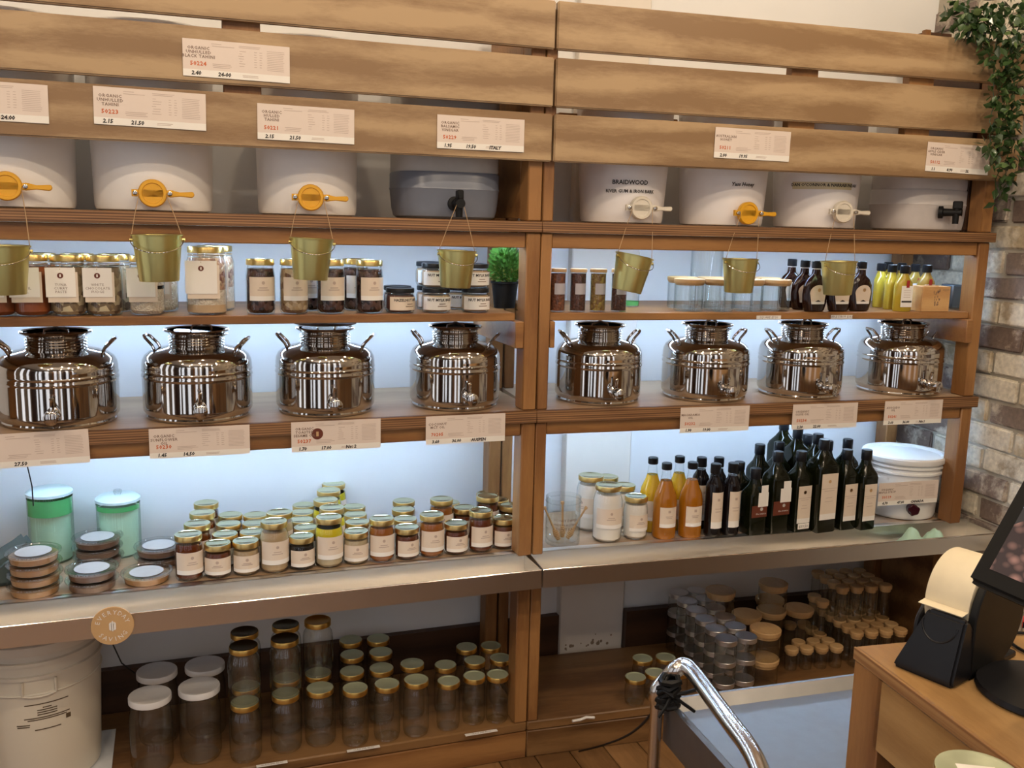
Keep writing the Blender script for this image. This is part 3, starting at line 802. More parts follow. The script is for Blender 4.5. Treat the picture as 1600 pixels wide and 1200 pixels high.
t, c = squat('blue-grey squat container with black tap, fourth on the upper shelf', 693, .17, 0, m_grey, mat('grey_white_shell', (.50, .49, .47), .4), .142, .120, .120, .40)
GATES[4] = black_tap(t, c, .122, 714, 318)
t, c = squat('rounded white container with black tap at the right end of the upper shelf', 1431, .17, A, mat('translucent_white', (.62, .58, .56), .4), mat('translucent_white_shell', (.60, .56, .54), .4), .137, .115, .125, .40)
black_tap(t, c, .122, 1478, 332, side=.9)

# ------------------------------------------------------------------ brass pails on strings
def make_pail():
    t = thing('hanging_pail', 'x', 'pail')
    ro, rb, h = .052, .0405, .100
    mb = MB().lathe([(0, .002), (rb - .002, .002), (rb - .001, 0), (rb, 0), (rb + .0005, .002), (ro - .001, h - .004), (ro + .0015, h - .004), (ro + .002, h - .001), (ro, h),
                     (ro - .002, h - .001), (ro - .003, h - .006), (rb - .002, .004), (0, .004)], 36)
    part('pail_body', mb, m_brass, t)
    part('seam', MB().box(-.0012, .0012, -.0008, .0004, .003, h - .006, Matrix.Translation((0, -.0463, 0)) @ Matrix.Rotation(.116, 4, 'X')), m_brass, t) if False else None
    w = [(ro * math.cos(a) * 1.03, -.012 - .044 * math.sin(a), h - .012 - .026 * math.sin(a)) for a in [PI * i / 14 for i in range(15)]]
    part('wire_handle', MB().tube(w, .0011, 6), m_steel, t)
    mb = MB()
    for sx in (-1, 1): mb.lathe([(.004, -.002), (.004, .004)], 8, Matrix.Translation((sx * (ro + .001), -.004, h - .012)) @ Matrix.Rotation(R(90), 4, 'Y'))
    part('ear', mb, m_brass, t)
    return t
pail = make_pail()
PA = [(1, 3, 383, 0, 0, 'gold pail hanging at the left edge of the photo', m_string), (2, 245, 366, 0, .02, 'gold pail hanging below the second bucket, in front of the tagged jars', m_string),
      (3, 487, 372, 0, -.04, 'gold pail hanging below the third bucket, in front of labelled nut jars', m_string),
      (4, 714, 391, 0, -.03, 'gold pail hanging below the grey container, before the nut base jars', m_string),
      (5, 992, 399, A, -.20, 'gold pail tilted on its strings below the BRAIDWOOD bucket', m_string),
      (6, 1157, 404, A, 0, 'gold pail hanging below the Yass Honey bucket', m_string),
      (7, 1311, 408, A, .03, 'gold pail hanging in front of the dark syrup bottles', m_string)]
PO = []
for (gi, px, py, ang, tilt, lab, ms) in PA:
    yy = -.068
    p = hit(px, py, yy, ang); top = p.copy()
    sc = {1: 1.05, 2: 1.05, 3: .98, 4: .93, 5: .97, 6: .93, 7: .95}[gi]
    # origin at the foot; keep the rim centre where it is seen
    off = Matrix.Rotation(ang, 4, 'Z') @ Matrix.Rotation(-tilt, 4, 'Y') @ Vector((0, 0, .100 * sc))
    loc = top - off
    o = place(pail, loc, (0, -tilt, ang), lab, 'gold pails hanging from the taps', scale=sc)
    PO.append((o, gi))
bpy.context.view_layer.update()
for o, gi in PO:
    G = GATES[gi]
    inv = o.matrix_world.inverted()
    for sx in (-1, 1):
        a = inv @ (G @ (Vector((sx * .030, -.032, -.004)) if gi != 4 else Vector((sx * .008, -.056, .0))))
        b = Vector((sx * .052, 0 if gi == 4 else -.004, .092)); mid = (a + b) / 2 + Vector((sx * .001, 0, 0))
        part('string', MB().tube([a, mid, b], .0009, 5), m_string, o)

# ------------------------------------------------------------------ jars
def jar_parts(t, r, h, nr, fill, m_fill, m_gl=m_glass, lid_m=m_lid, lid_s=m_lidside, n=24, label=None, lidh=.014, flat=False, glassy=True):
    """label: (z0, z1, half angle, centre angle)"""
    sh = h - lidh - .006
    pr = [(r * .80, 0), (r * .93, .002), (r, .010), (r, sh * .80), (r * .985, sh * .86), (nr + .002, sh * .965), (nr, sh), (nr, h - .003)]
    part('glass', MB().lathe(pr, n, cap1=False), m_gl, t)
    if fill:
        k = .0022
        top = fill * h
        cp = [(r * .80 - k, .003), (r - k, .011)]
        if top > sh * .80: cp += [(r - k, sh * .80), (nr, min(top, sh * .97))]
        else: cp += [(r - k, top)]
        part('contents', MB().lathe(cp, n), m_fill, t)
    lr = nr + .0030
    mb = MB(); mb.lathe([(0, h - .0015), (lr * .80, h - .0015), (lr * .86, h), (lr - .001, h - .0002)], n, cap0=False, cap1=False)
    mb.cur = 1; mb.lathe([(lr - .001, h - .0002), (lr, h - .002), (lr, h - lidh), (lr - .001, h - lidh - .001)], n, cap0=False, cap1=False)
    part('lid', mb, [lid_m, lid_s], t)
    if label:
        z0, z1, ha, ca = label; rr = r + .0006
        mb = MB(); a0 = -PI / 2 + ca - ha; a1 = -PI / 2 + ca + ha; zs = z0 + (z1 - z0) * .20
        mb.arc(rr, a0, a1, zs, z1, 10); mb.cur = 1; mb.arc(rr, a0, a1, z0, zs, 10)
        lb = part('paper_label', mb, [m_paper, m_paperw], t)
        mb = MB(); zc = z0 + (z1 - z0) * .76; c0 = -PI / 2 + ca
        q = []
        for (kx, kz, w, hh) in ((0, 0, .0075, .0085),):
            for i in range(10):
                a = 2 * PI * i / 10; q.append(((rr + .0004) * math.cos(c0 + w * .55 * math.cos(a) / rr), (rr + .0004) * math.sin(c0 + w * .55 * math.cos(a) / rr), zc + hh * .5 * math.sin(a)))
        mb.add(q, [tuple(range(10))])
        for (zz, w) in ((.55, .020), (.46, .028), (.37, .016)):
            z = z0 + (z1 - z0) * zz; a = w / rr / 2
            if zz == .37: continue
            mb.arc(rr + .0004, c0 - a, c0 + a, z - .0011, z + .0011, 3)
        part('printed_mark', mb, m_inkl, lb)
def make_jar(name, cat, *a, **k):
    t = thing(name, 'x', cat); jar_parts(t, *a, **k); return t
ORD = ['front', 'second', 'third', 'fourth', 'fifth']
NTH = ['first', 'second', 'third', 'fourth', 'fifth', 'sixth', 'seventh', 'eighth', 'ninth', 'tenth', 'eleventh', 'twelfth']
short = make_jar('honey_jar', 'jar', .0340, .088, .0305, .80, m_amber, label=(.012, .056, 1.22, .02))
tall = make_jar('honey_jar', 'jar', .0350, .119, .0310, .82, m_amber2, label=(.020, .078, 1.22, .02))
big = make_jar('spread_jar', 'jar', .0372, .135, .0315, .80, m_tahini, label=(.026, .088, 1.22, -.05))
# columns: (kind, contents, [(lid px, py) front..back], words)
COLS = [
 ('tall', m_amber, [(294, 836), (308, 817), (316, 800), (322, 785)], 'dark honey jar'),
 ('short', m_amber, [(340, 850), (349, 834), (352, 819), (356, 805)], 'small dark jar'),
 ('short', m_tahini, [(381, 848), (386, 833), (389, 819), (395, 805)], 'small tan paste jar'),
 ('big', m_tahini, [(426, 815), (432, 800)], 'tall tahini jar'),
 ('short', m_blackc, [(470, 839), (472, 825), (472, 813), (473, 800), (475, 789)], 'small black paste jar'),
 ('big', m_grey_c, [(514, 808), (514, 793), (509, 780), (511, 766), (514, 754)], 'tall jar of beige paste with yellow oil on top'),
 ('short', m_grey_c, [(556, 829), (555, 815), (555, 803), (553, 791)], 'small beige paste jar'),
 ('tall', m_amber2, [(596, 810)], 'amber honey jar'),
 ('short', m_amber, [(636, 825), (633, 810), (630, 795), (631, 782)], 'small brown honey jar'),
 ('tall', m_amber2, [(675, 803), (690, 779)], 'amber honey jar'),
 ('short', m_amber, [(714, 818), (709, 803), (702, 791)], 'small dark honey jar'),
 ('tall', m_amber, [(755, 800), (747, 786)], 'red-brown honey jar'),
 ('short', m_amber, [(791, 812), (787, 798), (783, 786), (770, 775)], 'small dark jar'),
]
KIND = {'short': (short, .088), 'tall': (tall, .119), 'big': (big, .135)}
placed = []
for ci, (kd, mc, lst, words) in enumerate(COLS):
    pro, h = KIND[kd]
    for ri, (px, py) in enumerate(lst):
        c = lid(px, py, ZL + h, ZL)
        if c.y > (.30 if px > 735 else .37): c.y = (.30 if px > 735 else .37)
        if ri == 0: c.y = max(c.y, .090 if px < 780 else .099)
        # keep neighbours apart
        for _ in range(20):
            for q, rq in placed:
                d = c - q; d.z = 0; rr = .0345 + .0345 + .0015 + (.0025 if kd == 'big' else 0)
                if d.length < rr:
                    mv = d.normalized() * (rr - d.length) if d.length > 1e-4 else Vector((0, .02, 0)); c = c + Vector((mv.x * .6, abs(mv.y) if ri else mv.y, 0))
        placed.append((c.copy(), .035))
        if kd == 'big' and words.startswith('tall jar of beige'):
            lab = 'tall beige paste jar with yellow oil, %s of its column on the left lower shelf' % ORD[ri]
        else:
            lab = '%s, %s in the %s column from the tubs, left lower shelf' % (words, ORD[ri], NTH[ci] if ci < 12 else 'last')
        place(pro, c, random.uniform(-.12, .22), lab, 'jars in columns on the left lower shelf', {'contents': mc})
# the yellow oil layer of the two-tone jar
for o in [o for o in S.objects if o.get('label', '').startswith('tall beige paste jar')]:
    for ch in list(o.children):
        if ch.name.startswith('contents'):
            part('oil_layer', MB().lathe([(.0352, .082), (.0354, .094), (.0325, .108)], 24), m_yel_c, o)

# ------------------------------------------------------------------ right lower shelf
coco = make_jar('coconut_oil_jar', 'jar', .0432, .169, .036, .84, m_coco, label=(.045, .105, 1.1, -.15))
cocos = make_jar('coconut_oil_jar', 'jar', .0361, .129, .0315, .84, m_coco, label=(.028, .078, 1.0, .05))
g = 'coconut oil jars on the right lower shelf'
c1 = base(947, 850, ZL, .0432); place(coco, c1, 0, 'largest coconut oil jar in front, gold lid, right lower shelf', g)
place(coco, lid(924, 742, ZL + .169, ZL), -.9, 'large coconut oil jar behind the front one, beside the dipper glass', g)
place(cocos, base(991, 845, ZL, .0361), 0, 'small coconut oil jar in front, beside the amber bottles', g)
place(cocos, lid(974, 757, ZL + .129, ZL) + Vector((.004, 0, 0)), 0, 'small coconut oil jar just behind the front small one', g)
place(cocos, lid(958, 749, ZL + .129, ZL) + Vector((0, .04, 0)), 0, 'small coconut oil jar at the very back of the white jars', g)
# dipper glass
c = base(878, 857, ZL, .0526)
t = thing('glass_tumbler', 'wide clear glass tumbler with lettering, beside the centre post', 'glass', c, 0)
part('glass', MB().lathe([(.046, 0), (.050, .002), (.051, .010), (.0515, .13), (.052, .141), (.050, .141), (.049, .13), (.0485, .016), (.044, .011), (0, .011)], 36, cap1=False), m_glass, t)
part('rim_bead', MB().tube([(.0515 * math.cos(a), .0515 * math.sin(a), .128) for a in [2 * PI * i / 36 for i in range(36)]], .0016, 6, True), m_glass, t)
th = theta_for(c, .052, ZL + .07, 886)
part('lettering', merge(wrap_text('HONEY DIPPERS', .0105, .0522, th, .082), wrap_text('MADE IN AUSTRALIA', .0085, .0522, th, .069), wrap_text('DON\'T DROP', .0105, .0522, th, .056)), m_inkd, t, smooth=False)
def dipper_mb():
    pr = [(0, 0), (.006, .001)]
    for k in range(6): z = .003 + k * .0055; rr = .0095 - abs(k - 2.5) * .0012; pr += [(rr, z), (rr, z + .003), (rr * .6, z + .0035), (rr * .6, z + .005)]
    pr += [(.0032, .038), (.0028, .10), (.005, .104), (.005, .110), (0, .112)]
    return MB().lathe(pr, 12)
dip = tag(link('honey_dipper', dipper_mb().mesh('honey_dipper', m_cork)), 'x', 'honey dipper')
for (dx, dy, tx, ty, l) in ((-.022, -.012, -.10, -.42, 'wooden honey dipper leaning left inside the clear tumbler'), (-.002, .008, .03, -.05, 'wooden honey dipper standing upright inside the clear tumbler'),
                         (.006, -.008, .12, .50, 'wooden honey dipper leaning right inside the clear tumbler')):
    place(dip, c + Vector((dx + .006, dy, .014)), (tx, ty, 0), l, 'honey dippers in the tumbler')

def bottle_round(name, r, h, nr, prof, m_body, m_neck, m_cap, caph, label, neck_from=None, lab_m=None, lab_r=None):
    t = thing(name, 'x', 'bottle')
    part('bottle_body', MB().lathe(prof, 24), m_body, t)
    if neck_from: part('bottle_neck', MB().lathe(neck_from, 20), m_neck, t)
    part('cap', MB().lathe([(nr + .0022, h - caph), (nr + .003, h - caph + .002), (nr + .003, h - .002), (nr + .001, h), (0, h)], 18), m_cap, t)
    z0, z1, ha, ca = label; rr = r + .0006; a0 = -PI / 2 + ca
    mb = MB(); zs = z0 + (z1 - z0) * .18; mb.arc(rr, a0 - ha, a0 + ha, zs, z1, 8); mb.cur = 1; mb.arc(rr, a0 - ha, a0 + ha, z0, zs, 8)
    lb = part('paper_label', mb, [m_paper, m_paperw], t)
    mb = MB(); 
    for zz, w in ((.80, .008), (.55, .022), (.47, .018)):
        z = z0 + (z1 - z0) * zz; a = w / rr / 2; mb.arc(rr + .0004, a0 - a, a0 + a, z - (.004 if zz == .80 else .001), z + (.004 if zz == .80 else .001), 3)
    part('printed_mark', mb, m_inkl, lb)
    return t
cid = bottle_round('cider_bottle', .0355, .229, .0125,
    [(.031, 0), (.0345, .003), (.0355, .012), (.0355, .115), (.032, .135), (.021, .160), (.0165, .176)], m_cider, m_glass, m_black, .020, (.038, .100, .80, -.18),
    [(.0165, .176), (.0135, .195), (.0125, .212)])
g = 'amber cider vinegar bottles on the right lower shelf'
for (px, py, l, mm) in ((1036, 844, 'amber vinegar bottle in the front row, beside the coconut oil jars', m_cider), (1076, 842, 'amber vinegar bottle in the front row, beside the black bottles', m_cider)):
    place(cid, base(px, py, ZL, .0355), .1, l, g, {'bottle_body': mm})
for (px, py, l) in ((1021, 716, 'yellow vinegar bottle behind the left amber one'), (1063, 714, 'yellow vinegar bottle behind the right amber one')):
    place(cid, lid(px, py, ZL + .229, ZL) + Vector((.006, .012, 0)), .1, l, g, {'bottle_body': m_cider2})
drk = bottle_round('dark_syrup_bottle', .0268, .224, .0130,
    [(.024, 0), (.0262, .003), (.0268, .01), (.0268, .152), (.024, .165), (.0150, .180), (.0145, .186)], m_darkb, m_glass, m_black, .030, (.028, .140, .75, -.10),
    [(.0142, .186), (.0130, .194)])
g = 'slim black bottles on the right lower shelf'
for (px, py, l) in ((1112, 840, 'slim black bottle in the front row, left of the pair'), (1139, 838, 'slim black bottle in the front row, right of the pair')):
    place(drk, base(px, py, ZL, .0268), .1, l, g)
for (px, py, l) in ((1097, 714, 'slim black bottle behind the left front one'), (1124, 714, 'slim black bottle behind and between the front pair')):
    place(drk, lid(px, py, ZL + .224, ZL), .1, l, g)
def square_bottle(w, h, style, label_z=(.04, .19)):
    t = thing('olive_oil_bottle', 'x', 'bottle')
    def sq(s, z, p):     # rounded square ring
        return [(s * math.copysign(abs(math.cos(a)) ** p, math.cos(a)), s * math.copysign(abs(math.sin(a)) ** p, math.sin(a)), z) for a in [2 * PI * (i + .5) / 24 for i in range(24)]]
    hb = h - .085
    prof = [(w * .94, 0, .22), (w, .004, .22), (w, hb, .22), (w * .95, hb + .012, .35), (w * .62, hb + .032, .75), (.0155, hb + .046, 1.), (.0140, hb + .058, 1.)]
    vs = []; fs = []
    for (s, z, p) in prof: vs += sq(s, z, p)
    for j in range(len(prof) - 1):
        for i in range(24): fs.append((j * 24 + i, j * 24 + (i + 1) % 24, (j + 1) * 24 + (i + 1) % 24, (j + 1) * 24 + i))
    fs.append(tuple(range(24))[::-1]); fs.append(tuple((len(prof) - 1) * 24 + i for i in range(24)))
    part('bottle_body', MB().add(vs, fs), m_oliveb, t, ang=50)
    part('bottle_neck', MB().lathe([(.0142, hb + .050), (.0138, h - .028)], 18), m_oliveg, t)
    part('cap', MB().lathe([(.0155, h - .032), (.0165, h - .030), (.0165, h - .002), (.0150, h), (0, h)], 18), m_black, t)
    y = -w - .0008
    z0, z1 = label_z
    if style == 'peach':
        lw = w * .80
        mb = MB(); zs = z0 + (z1 - z0) * .13; mb.box(-lw, lw, y, y + .0006, zs, z1); mb.cur = 1; mb.box(-lw, lw, y, y + .0006, z0, zs)
        lb = part('paper_label', mb, [m_paper, m_paperw], t, smooth=False)
        mb = MB(); zc = z0 + (z1 - z0) * .83
        mb.lathe([(0, .0002), (.0055, .0002)], 12, Matrix.Translation((0, y, zc)) @ RX90); 
        part('seal', mb, m_tan, lb)
        mb = MB(); 
        for q, ww in ((.68, lw * .98), (.63, lw * .6), (.48, lw * .4), (.40, lw * .5)): mb.box(-ww, ww, y - .0003, y, z0 + (z1 - z0) * q - .0006, z0 + (z1 - z0) * q + .0006)
        part('small_print', mb, m_inkl, lb, smooth=False)
    elif style == 'brown':
        lb = part('brown_label', MB().box(-w * .92, w * .92, y, y + .0006, z0, z1), m_brown, t, smooth=False)
        part('white_emblem', MB().lathe([(0, -.0002), (.0055, -.0002)], 12, Matrix.Translation((w * .25, y - .0003, z0 + (z1 - z0) * .68)) @ RX90), m_white, lb)
        part('lettering', flat_text('the source', .0085, w * .2, z0 + (z1 - z0) * .30, y - .0005), m_white, lb, smooth=False)
        mb = MB(); dx = w * .18
        mb.box(-w * .40 + dx, w * .80 + dx, y - .0009, y - .0003, z1 - .004, z1 + .040)
        mb.box(-w * .10 + dx, w * .72 + dx, y - .0009, y - .0003, z1 + .040, z1 + .062)
        mb.box(-w * .34 + dx, w * .5 + dx, y - .0011, y - .0009, z1 + .030, z1 + .031)
        part('white_sticker', mb, m_paperw, t, smooth=False)
    return t
sqA = square_bottle(.030, .252, 'peach', (.030, .148)); sqB = square_bottle(.038, .288, 'peach', (.042, .188))
sqC = square_bottle(.030, .205, 'brown', (.058, .095)); sqD = square_bottle(.033, .253, 'brown', (.060, .104))
g = 'square dark olive oil bottles on the right lower shelf'
def bs(px, py, r): return base(px, py, ZL, r)
place(sqC, bs(1174, 837, .031), .05, 'shortest square dark bottle with a brown band label and white sticker', g)
place(sqD, bs(1207, 834, .034), .05, 'taller square dark bottle with a brown band label and white sticker', g)
o = place(sqA, bs(1243, 832, .032), .05, 'square dark bottle with a peach label and handwritten tag below it', g)
part('price_tag', MB().box(-.020, .022, -.0330, -.0318, .012, .029), m_paperw, o, smooth=False)
part('handwriting', flat_text('$19.50', .012, 0, .020, -.0334), m_ink, o, smooth=False)
place(sqB, bs(1277, 832, .038), .05, 'largest square dark bottle in the front row with a peach label', g)
place(sqA, bs(1314, 828, .032), .05, 'square dark peach-labelled bottle, second in the front row from the white pail', g)
place(sqA, bs(1344, 828, .032), .05, 'square dark peach-labelled bottle right beside the white pail', g)
bk = [(1156, 722, sqA, .205, 'short olive bottle behind the slim black pair'), (1188, 694, sqA, .252, 'dark olive bottle behind the shortest brown-banded bottle'),
      (1218, 692, sqA, .252, 'dark olive bottle behind the taller brown-banded bottle'), (1247, 674, sqB, .288, 'tall olive bottle behind the handwritten-tag bottle'),
      (1279, 680, sqB, .288, 'tall dark bottle directly behind the largest front bottle'), (1294, 692, sqA, .252, 'dark olive bottle behind, between largest and next front bottle'),
      (1325, 690, sqA, .252, 'dark olive bottle behind the pair beside the white pail'), (1225, 668, sqB, .300, 'tallest olive bottle at the back of the dark group'),
      (1262, 684, sqA, .252, 'olive bottle at the back between two tall ones')]
pl = [(bs(a, b, .032), .032) for a, b in ((1174, 837), (1207, 834), (1243, 832), (1277, 832), (1314, 828), (1344, 828))]
for (px, py, pr, h, l) in bk:
    hh = .288 if pr is sqB else .252
    ztop = ZL + h
    c = lid(px, py, ztop, ZL); v = c - CAM; 
    lyy = loc_y(c, A)
    if lyy > .34: c = onx(px, .34, ZL + h, A); c.z = ZL
    for _ in range(30):
        for q, rq in pl:
            d = c - q; d.z = 0
            if d.length < .080: dd = (c - CAM); dd.z = 0; dd.normalize(); c = c + dd * .006
    if loc_y(c, A) > .37: c = onx(px, .37, ZL + h, A); c.z = ZL
    pl.append((c.copy(), .032))
    place(pr, c, .05, l, g, scale=(1, 1, h / hh))
# white pail with burgundy tap
c = onx(1404, .165, ZL, A)
t = thing('white_pail', 'white lidded plastic pail with a burgundy tap at the right end', 'pail', c, 0)
part('pail_body', MB().lathe([(.100, 0), (.107, .003), (.110, .012), (.119, .150), (.126, .152), (.126, .158), (.121, .160), (.121, .170), (.128, .172), (.128, .178), (.122, .180), (.122, .186)], 56), m_pailR, t)
part('lid', MB().lathe([(.131, .186), (.133, .190), (.133, .202), (.129, .207), (.118, .207), (.114, .198), (0, .198)], 56), m_pailR, t)
th = theta_for(c, .13, ZL + .06, 1426)
g_ = bpy.data.objects.new('tap', None); COL.objects.link(g_); g_.parent = t; g_.location = (.113 * math.cos(th), .113 * math.sin(th), .046); g_.rotation_euler = (0, 0, th + PI / 2)
part('spout', MB().lathe([(.014, -.002), (.014, .010), (.018, .012), (.018, .030), (.010, .034)], 16, RX90), m_burg, g_)
part('tap_handle', MB().prism([(-.020, .004), (-.004, .022), (.020, .008), (.016, -.012), (-.006, -.020)], -.036, -.022), m_burg, g_, bevel=.003)
pc = onx(1419, .165 - .128, ZL, A)
pcx = hit(1419, 770, .165 - .126, A)
card('peach price card taped across the white pail with the burgundy tap', 0, 0, .224, .074, 'ORGANIC\nMAPLE SYRUP', '50119', '4.70', '47.00', 'CANADA', ang=A, tilt=.0, loc=pcx)

# mint cloth
mb = MB(); nx, ny = 22, 8; vs = []; fs = []
rc = random.Random(2)
for i in range(nx):
    for j in range(ny):
        u = i / (nx - 1); v = j / (ny - 1)
        z = .012 + .072 * math.sin(PI * u) ** .5 * (.6 + .4 * math.sin(u * 9)) * math.sin(PI * v) + rc.uniform(-.004, .004)
        vs.append((u * .15 - .075, v * .07 - .035 + .006 * math.sin(u * 12), max(z, .001)))
for i in range(nx - 1):
    for j in range(ny - 1): fs.append((i * ny + j, (i + 1) * ny + j, (i + 1) * ny + j + 1, i * ny + j + 1))
cl = link('cloth', mb.add(vs, fs).mesh('cloth', m_cloth), None, onx(1440, -.045, .562, A), A)
tag(cl, 'crumpled mint green cloth lying in the right steel trough', 'cloth')

# ------------------------------------------------------------------ left lower shelf: tubs and green canisters
def make_tub():
    t = thing('dip_tub', 'x', 'tub')
    part('tub_body', MB().lathe([(.050, 0), (.053, .002), (.0565, .022)], 32, cap1=False), m_plast, t)
    part('contents', MB().lathe([(.0490, .001), (.0522, .003), (.0550, .0165), (.0, .0165)], 32), m_dip, t)
    part('lid', MB().lathe([(.0565, .022), (.0625, .0215), (.0635, .024), (.0625, .0265), (.056, .0265), (.054, .0235), (0, .0235)], 36), m_plast, t)
    part('lid_sticker', MB().lathe([(0, .0240), (.041, .0240), (.041, .0243), (0, .0243)], 28), mat('tub_sticker', (.44, .42, .39), .6), t)
    return t
tub = make_tub(); TH = .0270
def stack(px, py, n, mm, words, front=True, ztop=None, s=1.):
    c = base(px, py, ZL, .053) if front else lid(px, py, ZL + n * TH, ZL)
    for k in range(n):
        pos = ['bottom', 'second', 'third', 'top'][k] if n == 4 else (['bottom', 'top'][k] if n == 2 else (['bottom', 'middle', 'top'][k] if n == 3 else 'single'))
        place(tub, c + Vector((random.uniform(-.0015, .0015), random.uniform(-.001, .001), k * TH)), random.uniform(0, 1), '%s dip tub of %s' % (pos, words), 'clear lidded dip tubs on the left lower shelf', {'contents': mm})
    return c
stack(57, 937, 4, m_dip, 'the four-high orange-brown stack at the front left')
stack(146, 929, 2, m_dip2, 'the front two-high dark brown stack')
stack(231, 918, 1, m_dip, 'the front right, standing alone beside the honey jars')
stack(152, 836, 3, m_dip2, 'the back dark brown stack behind the front pair', False)
stack(247, 849, 2, m_dip2, 'the back stack just left of the honey jars', False)
def canister(px, py, h, lab, band):
    c = onx(px, .335, ZL, 0)
    t = thing('glass_canister', lab, 'canister', c, 0, 'green glass canisters at the back of the left lower shelf')
    part('canister_body', MB().lathe([(.052, 0), (.056, .003), (.056, h * .97), (.054, h)], 32, cap1=False), glass('pale_green_glass', (.90, .97, .91), (.62, .82, .66)) if 'pale_green_glass' not in MATS else MATS['pale_green_glass'], t)
    part('green_band', MB().lathe([(.0566, h - band), (.0566, h - .006)], 32, cap0=False, cap1=False), mat('green_band', (.09, .40, .13), .2, coat=1.), t)
    part('lid', MB().lathe([(.054, h), (.058, h + .001), (.058, h + .008), (.050, h + .014), (0, h + .015)], 32), mat('milky_lid', (.66, .80, .78), .3), t)
    part('liner', MB().lathe([(.048, .004), (.050, h - band)], 24, cap1=True), mat('milky_green_fill', (.58, .74, .58), .4), t)
    return t, h
t, h = canister(83, 0, .180, 'taller glass canister with a wide green band behind the tub stacks', .050)
t, h = canister(188, 0, .150, 'shorter glass canister with a narrow green band and knobbed lid', .020)
part('knob', MB().lathe([(.007, h + .014), (.011, h + .024), (.010, h + .030), (0, h + .032)], 16), m_plast, t)
c = onx(14, .20, ZL, 0)
t = thing('folded_cloth_bag', 'dark green-grey folded bag slumped at the left edge of the lower shelf', 'bag', c, .3)
part('bag_body', MB().prism([(-.06, 0), (.05, 0), (.065, .05), (.05, .11), (.02, .09), (-.02, .07), (-.06, .04)], -.05, .05), mat('dark_bag', (.08, .11, .10), .6), t, bevel=.012, seg=2)
# black cord hanging from the shelf
tag(link('thin_lead', MB().tube([hit(42, 726, .10), hit(46, 742, .11), hit(50, 760, .14), hit(52, 790, .2)], .0016, 6).mesh('thin_lead', m_blackm)), 'thin black cord hanging above the taller green canister', 'cord')

# ------------------------------------------------------------------ thin shelf, left
def tagjar(r, h, nr, layers, fill):
    t = thing('gift_tag_jar', 'x', 'jar'); jar_parts(t, r, h, nr, fill, m_pale)
    # two paper tags hung in front
    w = r * .98; y = -r - .003; z1 = h * .80; z0 = z1 - h * .48
    back = part('paper_tag', MB().box(-w * .98, w * .62, y + .0008, y + .0014, z0 - .012, z1 - .01), m_paper, t, smooth=False)
    fr = part('paper_tag', MB().box(-w * 1.08, w * .50, y - .0006, y, z0, z1), m_paperw, t, smooth=False)
    part('seal', MB().lathe([(0, .0008), (.0065, .0008), (.0065, 0)], 16, Matrix.Translation((-w * .29, y - .0004, z1 - .018)) @ RX90), m_brown, fr)
    part('seal_emblem', MB().box(-w * .29 - .0016, -w * .29 + .0016, y - .0016, y - .0012, z1 - .021, z1 - .015), m_white, fr, smooth=False)
    part('neck_string', MB().tube([((nr + .002) * math.cos(a), (nr + .002) * math.sin(a), h - .021) for a in [2 * PI * i / 20 for i in range(20)]], .0009, 5, True), m_string, t)
    part('tag_string', MB().tube([(-w * .29, -nr - .002, h - .021), (-w * .29, y - .001, z1 - .004)], .0009, 5), m_string, t)
    return t, w, y, z0, z1
tj, w_, y_, z0_, z1_ = tagjar(.0405, .140, .034, None, .80)
g = 'jars with paper gift tags on the left thin shelf'
YT = .062
def ot(px, r, back=0., ang=0.): return onx(px, .012 + r + .006 + back, ZT, ang)
def tlet(o, txt, tilt=0):
    part('lettering', flat_text(txt, .0082, -w_ * .29, z0_ + .020, y_ - .0009, space=1.1), m_inkd, o, smooth=False)
o = place(tj, ot(52, .0405), .05, 'orange paste jar with tags, right of the cut-off jar at the left edge', g, {'contents': m_orange_c}); tlet(o, 'RED\nLENTIL\nDAL')
o = place(tj, ot(109, .0405), 0, 'tagged jar of pale curry paste, between the orange jar and the fudge jar', g, {'contents': m_pale}); tlet(o, 'THAI\nCOCONUT\nPASTE') if False else tlet(o, 'TUNA\nCURRY\nPASTE')
o = place(tj, ot(165, .0405), 0, 'jar tagged WHITE CHOCOLATE FUDGE with pale and dark pieces', g, {'contents': m_pale}); tlet(o, 'WHITE\nCHOCOLATE\nFUDGE')
place(tj, ot(-2, .0405), 0, 'orange paste jar cut by the left edge of the photo on the thin shelf', g, {'contents': m_orange_c})
place(tj, ot(66, .0405, .085), 0, 'tagged jar standing behind the orange paste jar', g, {'contents': m_orange_c})
place(tj, ot(125, .0405, .085), 0, 'tagged jar standing behind the pale curry paste jar', g, {'contents': m_nuts})
place(tj, ot(182, .0405, .085), 0, 'tagged jar standing behind the white chocolate fudge jar', g, {'contents': m_pale})
o5 = place(tj, ot(231, .0405), 0, 'tagged jar of layered baking mix partly behind the gold pail', g, {'contents': m_oats})
part('dark_layer', MB().lathe([(.0388, .062), (.0388, .070)], 24, cap0=False, cap1=False), m_blackc, o5)
o5 = place(tj, ot(253, .0405, .085), 0, 'layered baking mix jar standing behind the tagged one beside the pail', g, {'contents': m_oats})
tj2, *_ = tagjar(.0470, .163, .040, None, .84)
for (px, bk_, l) in ((324, 0, 'tallest tagged jar with layered muesli mix under the led light'), (338, .10, 'tall layered mix jar standing behind the tallest tagged jar')):
    o = place(tj2, ot(px, .047, bk_), 0, l, g, {'contents': m_oats})
    part('fruit_layer', MB().lathe([(.0452, .060), (.0452, .122), (.0405, .136)], 24), m_muesli, o)
    part('brown_layer', MB().lathe([(.0453, .006), (.0454, .024)], 24, cap0=False, cap1=False), mat('raw_sugar', (.58, .40, .24), .8), o)
nj = make_jar('nut_jar', 'jar', .0355, .135, .0310, .86, m_choc, label=(.034, .092, 1.0, .1))
